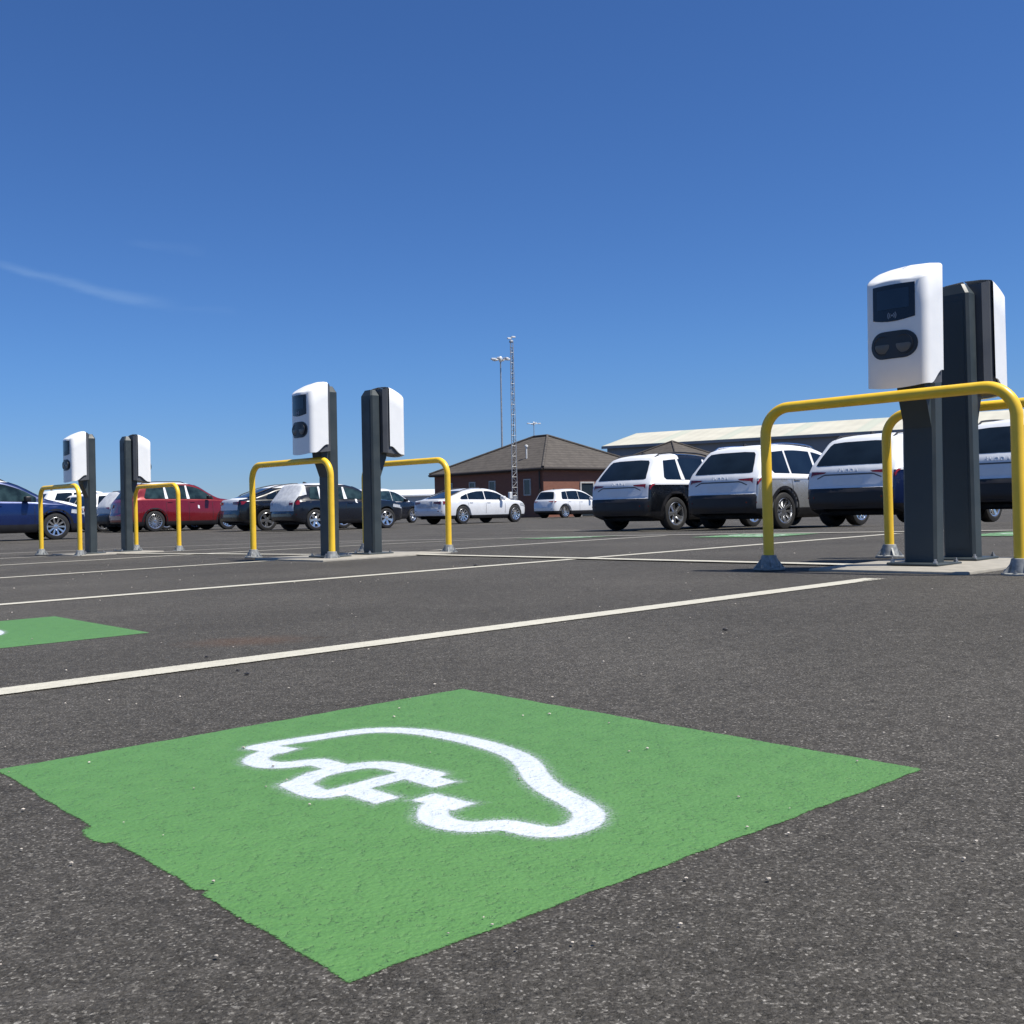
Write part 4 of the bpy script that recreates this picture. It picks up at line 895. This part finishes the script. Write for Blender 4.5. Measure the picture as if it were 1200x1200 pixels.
def hip_building(label, c0, LN, LA, ez, az, heading=TH, windows=True, over=.26):
    """c0 = near corner; LN wall length to the left, LA wall length to the right; local x = right wall direction, local y = left wall direction"""
    zg = zf(c0[0], c0[1]); root = thing('brick_office', label, 'building', (c0[0], c0[1], zg), rotm(FARTILT, heading), 'brick offices with hipped tile roofs')
    bm = bmesh.new(); box(bm, 0, LA, 0, LN, -.3, ez-.02); obj('wall', bm, M['brick'], root, False)
    bm = bmesh.new(); x0, x1, y0, y1 = -over, LA+over, -over, LN+over; ins = min(x1-x0, y1-y0)/2
    e = [(x0, y0), (x1, y0), (x1, y1), (x0, y1)]
    if (y1-y0) >= (x1-x0): r_ = [((x0+x1)/2, y0+ins), ((x0+x1)/2, y1-ins)]
    else: r_ = [(x0+ins, (y0+y1)/2), (x1-ins, (y0+y1)/2)]
    E_ = [bm.verts.new((x, y, ez+.05)) for x, y in e]; Eb = [bm.verts.new((x, y, ez-.13)) for x, y in e]; A_, B_ = [bm.verts.new((x, y, az)) for x, y in r_]
    if (y1-y0) >= (x1-x0): bm.faces.new((E_[0], E_[1], A_)); bm.faces.new((E_[1], E_[2], B_, A_)); bm.faces.new((E_[2], E_[3], B_)); bm.faces.new((E_[3], E_[0], A_, B_))
    else: bm.faces.new((E_[0], E_[1], B_, A_)); bm.faces.new((E_[1], E_[2], B_)); bm.faces.new((E_[2], E_[3], A_, B_)); bm.faces.new((E_[3], E_[0], A_))
    bm.faces.new(Eb)
    for i in range(4): bm.faces.new((E_[i], E_[(i+1) % 4], Eb[(i+1) % 4], Eb[i]))
    roof = obj('roof', bm, M['tiles'], root, False)
    bm = bmesh.new()
    for a, b in ((E_, None),): pass
    pe = [Vector((x, y, ez+.07)) for x, y in e]; pa = [Vector((x, y, az+.03)) for x, y in r_]
    near = (lambda p: pa[0] if (p-pa[0]).length < (p-pa[1]).length else pa[1])
    for p in pe: tube(bm, [p, near(p)], .09, 8)
    tube(bm, [pa[0], pa[1]], .09, 8); obj('ridge_tile', bm, M['tiles'], roof, True)
    bm = bmesh.new(); g = .06
    for a, b in ((0, 1), (1, 2), (2, 3), (3, 0)):
        p, q = Vector((*e[a], ez-.03)), Vector((*e[b], ez-.03)); d = (q-p).normalized(); o_ = Vector((d.y, -d.x, 0))*.05; tube(bm, [p+o_, q+o_], .06, 8)
    obj('gutter', bm, M['fascia'], roof, True)
    if windows:
        def window(wall, u, w_, z0, z1):
            bm = bmesh.new(); t = .07
            def bx(u0, u1, za, zb, d0, d1):
                if wall == 'left': box(bm, d0, d1, u0, u1, za, zb)
                else: box(bm, u0, u1, d0, d1, za, zb)
            for (a, b_, c_, d_) in ((u, u+w_, z0, z0+t), (u, u+w_, z1-t, z1), (u, u+t, z0+t, z1-t), (u+w_-t, u+w_, z0+t, z1-t)): bx(a, b_, c_, d_, -.06, .03)
            f = obj('window', bm, M['frame'], root, False)
            bm = bmesh.new(); bx(u+t, u+w_-t, z0+t, z1-t, -.03, -.01); obj('pane', bm, M['bglass'], f, False)
        for u in (1.15, 4.6, 6.7, 9.2): window('left', u, .66, 1.38, 2.42)
        bm = bmesh.new(); t = .10
        for (a, b_, c_, d_) in ((3.1, 4.35, 2.1, 2.2), (3.1, 3.2, 0, 2.1), (4.25, 4.35, 0, 2.1)): box(bm, a, b_, -.07, .02, c_, d_)
        d = obj('door', bm, M['frame'], root, False)
        bm = bmesh.new(); box(bm, 3.2, 4.25, -.02, .01, 0.02, 2.1); obj('door_leaf', bm, M['bglass'], d, False)
        bm = bmesh.new(); lathe(bm, [(.05, 0), (.05, .75), (.11, .78), (.11, .88), (.02, .92)], 12); v_ = obj('roof_vent', bm, M['vent'], roof, True)
        v_.location = (-over+ins*.30, 3.0, ez+.05+(az-ez)*.28)
        bm = bmesh.new(); tube(bm, [(-.10, .25, ez-.15), (-.10, .25, 0)], .05, 8); obj('drainpipe', bm, M['fascia'], root, True)
    return root
hip_building('brown brick office with hipped tile roof behind the lattice mast and white cars', (1.97, 64.5), 11.3, 9.9, 3.03, 5.5)
hip_building('smaller hipped tile roof rising behind the leftmost crossover, in front of the warehouse', (13.0, 80.5), 11, 11, 3.1, 5.95, windows=False)
# warehouse
wd = Vector((.855, -.519)); wn = Vector((.519, .855)); w0 = Vector((8.95, 98.6)); LW_ = 95; WW = 15
root = thing('warehouse', 'long warehouse with cream profiled roof and grey walls behind the parked crossovers', 'building', (w0.x, w0.y, zf(w0.x, w0.y)), rotm(FARTILT, math.atan2(wd.y, wd.x)))
EZ, RZ = 6.15, 7.75
bm = bmesh.new(); a = [(0, 0), (0, EZ), (WW/2, RZ-.05), (WW, EZ), (WW, 0)]
vv = [[bm.verts.new((x, y, z)) for y, z in a] for x in (.15, LW_-.15)]
bm.faces.new(vv[0]); bm.faces.new(vv[1][::-1])
for i in range(5): bm.faces.new((vv[0][i], vv[0][(i+1) % 5], vv[1][(i+1) % 5], vv[1][i]))
obj('wall', bm, M['clad_wall'], root, False)
bm = bmesh.new()
for y0, z0, y1, z1 in ((-.35, EZ-.02, WW/2, RZ), (WW/2, RZ, WW+.35, EZ-.02)):
    v = [bm.verts.new(p) for p in ((-.2, y0, z0+.05), (LW_+.2, y0, z0+.05), (LW_+.2, y1, z1+.05), (-.2, y1, z1+.05), (-.2, y0, z0+.17), (LW_+.2, y0, z0+.17), (LW_+.2, y1, z1+.17), (-.2, y1, z1+.17))]
    for f in ((0, 1, 2, 3), (4, 5, 6, 7), (0, 1, 5, 4), (2, 3, 7, 6), (0, 3, 7, 4), (1, 2, 6, 5)): bm.faces.new([v[q] for q in f])
obj('roof', bm, M['clad_roof'], root, False)
bm = bmesh.new(); box(bm, -.2, LW_+.2, -.50, -.36, EZ-.12, EZ+.10); obj('gutter', bm, M['clad_wall'], root, False)
# low pale shed far off
root = thing('shed', 'long low pale shed far off, just left of the brick office', 'building', (-15.8, 150, zf(-15.8, 150)), rotm(FARTILT, .05))
bm = bmesh.new(); box(bm, -5, 5.5, 0, 12, -.5, 3.0); obj('wall', bm, M['frame'], root, False)
bm = bmesh.new(); prism(bm, [(-.3, 3.0), (6, 3.9), (12.3, 3.0), (12.3, 2.8), (-.3, 2.8)], -5.3, 5.8, lambda y, x, z: (x, y, z)); obj('roof', bm, M['white_metal'], root, False)
# lattice mast
def lattice(label, x, y, h, w0, w1):
    root = thing('lattice_mast', label, 'mast', (x, y, zf(x, y)), rotm(.017, .5))
    half = lambda z: (w0+(w1-w0)*z/h)/2
    cor = ((-1, -.6), (1, -.6), (0, 1.1))
    for cx, cy in cor:
        bm = bmesh.new(); tube(bm, [(cx*half(0), cy*half(0), 0), (cx*half(h), cy*half(h), h)], .022, 8); obj('upright', bm, M['steel'], root, True)
    bm = bmesh.new(); n = int(h/.30)
    for i in range(n):
        z0, z1 = i*h/n, (i+1)*h/n
        for k in range(3):
            a, b = cor[k], cor[(k+1) % 3]
            if (i+k) % 2: a, b = b, a
            tube(bm, [(a[0]*half(z0), a[1]*half(z0), z0), (b[0]*half(z1), b[1]*half(z1), z1)], .011, 5); tube(bm, [(a[0]*half(z0), a[1]*half(z0), z0), (b[0]*half(z0), b[1]*half(z0), z0)], .010, 5)
    obj('bracing', bm, M['steel'], root, True)
    bm = bmesh.new(); tube(bm, [(.05, 0, 1), (.05, 0, h-.3)], .022, 6); obj('cable', bm, M['fascia'], root, True)
    bm = bmesh.new(); box(bm, -.10, .10, -.10, .10, h-.02, h+.10, .02, 1); tube(bm, [(0, 0, h+.1), (0, 0, h+.34)], .03, 8); obj('mast_head', bm, M['steel'], root, True)
    for s, yy in ((-.14, .20), (.16, .30)):
        bm = bmesh.new(); tube(bm, [(0, 0, h+yy), (s, 0, h+yy+.02)], .02, 6); box(bm, s-.11, s+.11, -.05, .05, h+yy-.03, h+yy+.06, .015, 1); obj('camera_head', bm, M['white_metal'], root, True)
    bm = bmesh.new(); box(bm, -.36, -.16, -.12, .08, 1.15, 1.55, .02, 1); obj('control_box', bm, M['white_metal'], root, False)
    bm = bmesh.new(); box(bm, -.12, .12, -.14, .08, .55, 1.35, .02, 1); obj('cabinet', bm, M['steel'], root, False)
    return root
lattice('slim galvanised lattice mast with cameras on top, in front of the brick office', .13, 61.5, 10.35, .37, .18)
def lamp_mast(label, x, y, h, r, arm, n=6):
    root = thing('floodlight_mast', label, 'floodlight mast', (x, y, zf(x, y)), rotm(.017, .3), 'tall floodlight masts beyond the office')
    bm = bmesh.new(); tube(bm, [(0, 0, 0), (0, 0, h)], [r, r*.55], 12); obj('pole', bm, M['steel'], root, True)
    bm = bmesh.new(); lathe(bm, [(r*1.1, h-.3), (r*1.6, h), (r*1.6, h+.35), (r*.6, h+.55)], 14); obj('head_ring', bm, M['white_metal'], root, True)
    for i in range(n):
        t = 2*math.pi*i/n; bm = bmesh.new(); d = Vector((math.cos(t), math.sin(t), 0)); tube(bm, [Vector((0, 0, h)), d*arm*.7+Vector((0, 0, h+.12))], .06, 6); obj('arm', bm, M['white_metal'], root, True)
        bm = bmesh.new(); mt = Matrix.Translation(d*arm*.82+Vector((0, 0, h+.12))) @ Matrix.Rotation(t, 4, 'Z'); box(bm, -.34, .34, -.24, .24, -.12, .14, .05, 2, mat=mt); obj('floodlight', bm, M['white_metal'], root, True)
lamp_mast('tall floodlight mast with a ring of white lamps, left of the lattice mast', -1.25, 150, 22.0, .17, 1.3)
lamp_mast('far floodlight mast, only its small white head showing above the tiled roof', 5.7, 255, 21.3, .16, 1.7, 4)


# ---------------------------------------------------------------- sky, sun, camera
SUN_EL = R(62); sd = Vector((0.906, -0.423, 0)).normalized()
sun_dir = Vector((sd.x*math.cos(SUN_EL), sd.y*math.cos(SUN_EL), math.sin(SUN_EL)))
li = bpy.data.lights.new('sun', 'SUN'); li.energy = 4.8; li.angle = R(0.53); li.color = (1.0, 0.95, 0.86)
lo = bpy.data.objects.new('sun', li); C.objects.link(lo); lo.rotation_euler = sun_dir.to_track_quat('Z', 'Y').to_euler(); lo.location = (30, -20, 60)
w = bpy.data.worlds.new('World'); sc.world = w; w.use_nodes = True; nt = w.node_tree
bg = nt.nodes['Background']
sky = nt.nodes.new('ShaderNodeTexSky'); sky.sky_type = 'NISHITA'; sky.sun_disc = False
sky.sun_elevation = SUN_EL; sky.sun_rotation = math.atan2(sd.x, sd.y); sky.altitude = 0; sky.air_density = 1.0; sky.dust_density = 0.0; sky.ozone_density = 6.0
bg.inputs['Strength'].default_value = 0.0805
tc0 = nt.nodes.new('ShaderNodeTexCoord'); sp0 = nt.nodes.new('ShaderNodeSeparateXYZ'); nt.links.new(tc0.outputs['Generated'], sp0.inputs[0])
hg = maprange(nt, sp0.outputs[2], 0.42, 0.85)
SKYC = mixc(nt, 1.0, sky.outputs[0], mixc(nt, hg, (0.455, 0.675, 0.985), (0.85, 0.87, 0.88)), 'MULTIPLY')
SKYC = mixc(nt, 1.0, SKYC, mixc(nt, maprange(nt, sp0.outputs[2], 0.0, 0.16), (0.97, 0.87, 0.92), (1.0, 1.0, 1.0)), 'MULTIPLY')
# thin streaks of cirrus low on the left
tc = nt.nodes.new('ShaderNodeTexCoord')
def streak(c_az, c_el, half_az, half_el, slope, amp, sc1):
    sp = nt.nodes.new('ShaderNodeSeparateXYZ'); nt.links.new(tc.outputs['Generated'], sp.inputs[0])
    az = math_n(nt, 'ARCTAN2', sp.outputs[0], sp.outputs[1]); el = math_n(nt, 'ARCSINE', sp.outputs[2])
    u = math_n(nt, 'SUBTRACT', az, c_az); v = math_n(nt, 'SUBTRACT', el, c_el)
    v = math_n(nt, 'SUBTRACT', v, math_n(nt, 'MULTIPLY', u, slope))
    nz = nt.nodes.new('ShaderNodeTexNoise'); nz.inputs['Scale'].default_value = sc1; nz.inputs['Detail'].default_value = 6; nz.inputs['Roughness'].default_value = 0.6
    mp = nt.nodes.new('ShaderNodeMapping'); mp.inputs['Scale'].default_value = (1, 1, 4); nt.links.new(tc.outputs['Generated'], mp.inputs[0]); nt.links.new(mp.outputs[0], nz.inputs['Vector'])
    n0 = math_n(nt, 'SUBTRACT', nz.outputs['Fac'], 0.5)
    v = math_n(nt, 'ADD', v, math_n(nt, 'MULTIPLY', n0, half_el*2.2))
    fu = maprange(nt, math_n(nt, 'ABSOLUTE', u), half_az*0.45, half_az, 1.0, 0.0)
    # fades toward its left, widest at its right end
    wv_ = math_n(nt, 'MULTIPLY_ADD', u, half_el*0.5/half_az); wv_.node.inputs[2].default_value = half_el
    fv = math_n(nt, 'DIVIDE', math_n(nt, 'ABSOLUTE', v), wv_); fv = maprange(nt, fv, 0.0, 1.0, 1.0, 0.0)
    return math_n(nt, 'MULTIPLY', math_n(nt, 'MULTIPLY', math_n(nt, 'MULTIPLY', fu, fv), maprange(nt, nz.outputs['Fac'], 0.3, 0.7, 0.4, 1.0)), amp)
s1 = streak(-0.385, 0.210, 0.095, 0.0075, -0.21, 0.18, 9.0)
s2 = streak(-0.31, 0.245, 0.04, 0.006, -0.10, 0.05, 12.0)
s3 = streak(-0.275, 0.190, 0.03, 0.005, -0.05, 0.06, 12.0)
tot = math_n(nt, 'ADD', math_n(nt, 'ADD', s1, s2), s3)
mx = mixc(nt, tot, SKYC, (3.6, 5.2, 7.6)); nt.links.new(mx, bg.inputs['Color'])

cam = bpy.data.cameras.new('camera'); co = bpy.data.objects.new('camera', cam); C.objects.link(co); sc.camera = co
PITCH, ROLL = -0.0019290, -0.0353082
fw = Vector((0, math.cos(PITCH), math.sin(PITCH))); up = Vector((0, -math.sin(PITCH), math.cos(PITCH))); rt = Vector((1, 0, 0))
r2 = rt*math.cos(ROLL)+up*math.sin(ROLL); u2 = -rt*math.sin(ROLL)+up*math.cos(ROLL)
mw = Matrix((r2, u2, -fw)).transposed().to_4x4(); mw.translation = (0, 0, CAMH); co.matrix_world = mw
cam.sensor_width = 36; cam.lens = 36*1226.955/1200; cam.clip_start = 0.05; cam.clip_end = 5000
sc.view_settings.view_transform = 'Standard'; sc.view_settings.look = 'None'; sc.view_settings.exposure = 0.45; sc.view_settings.gamma = 1
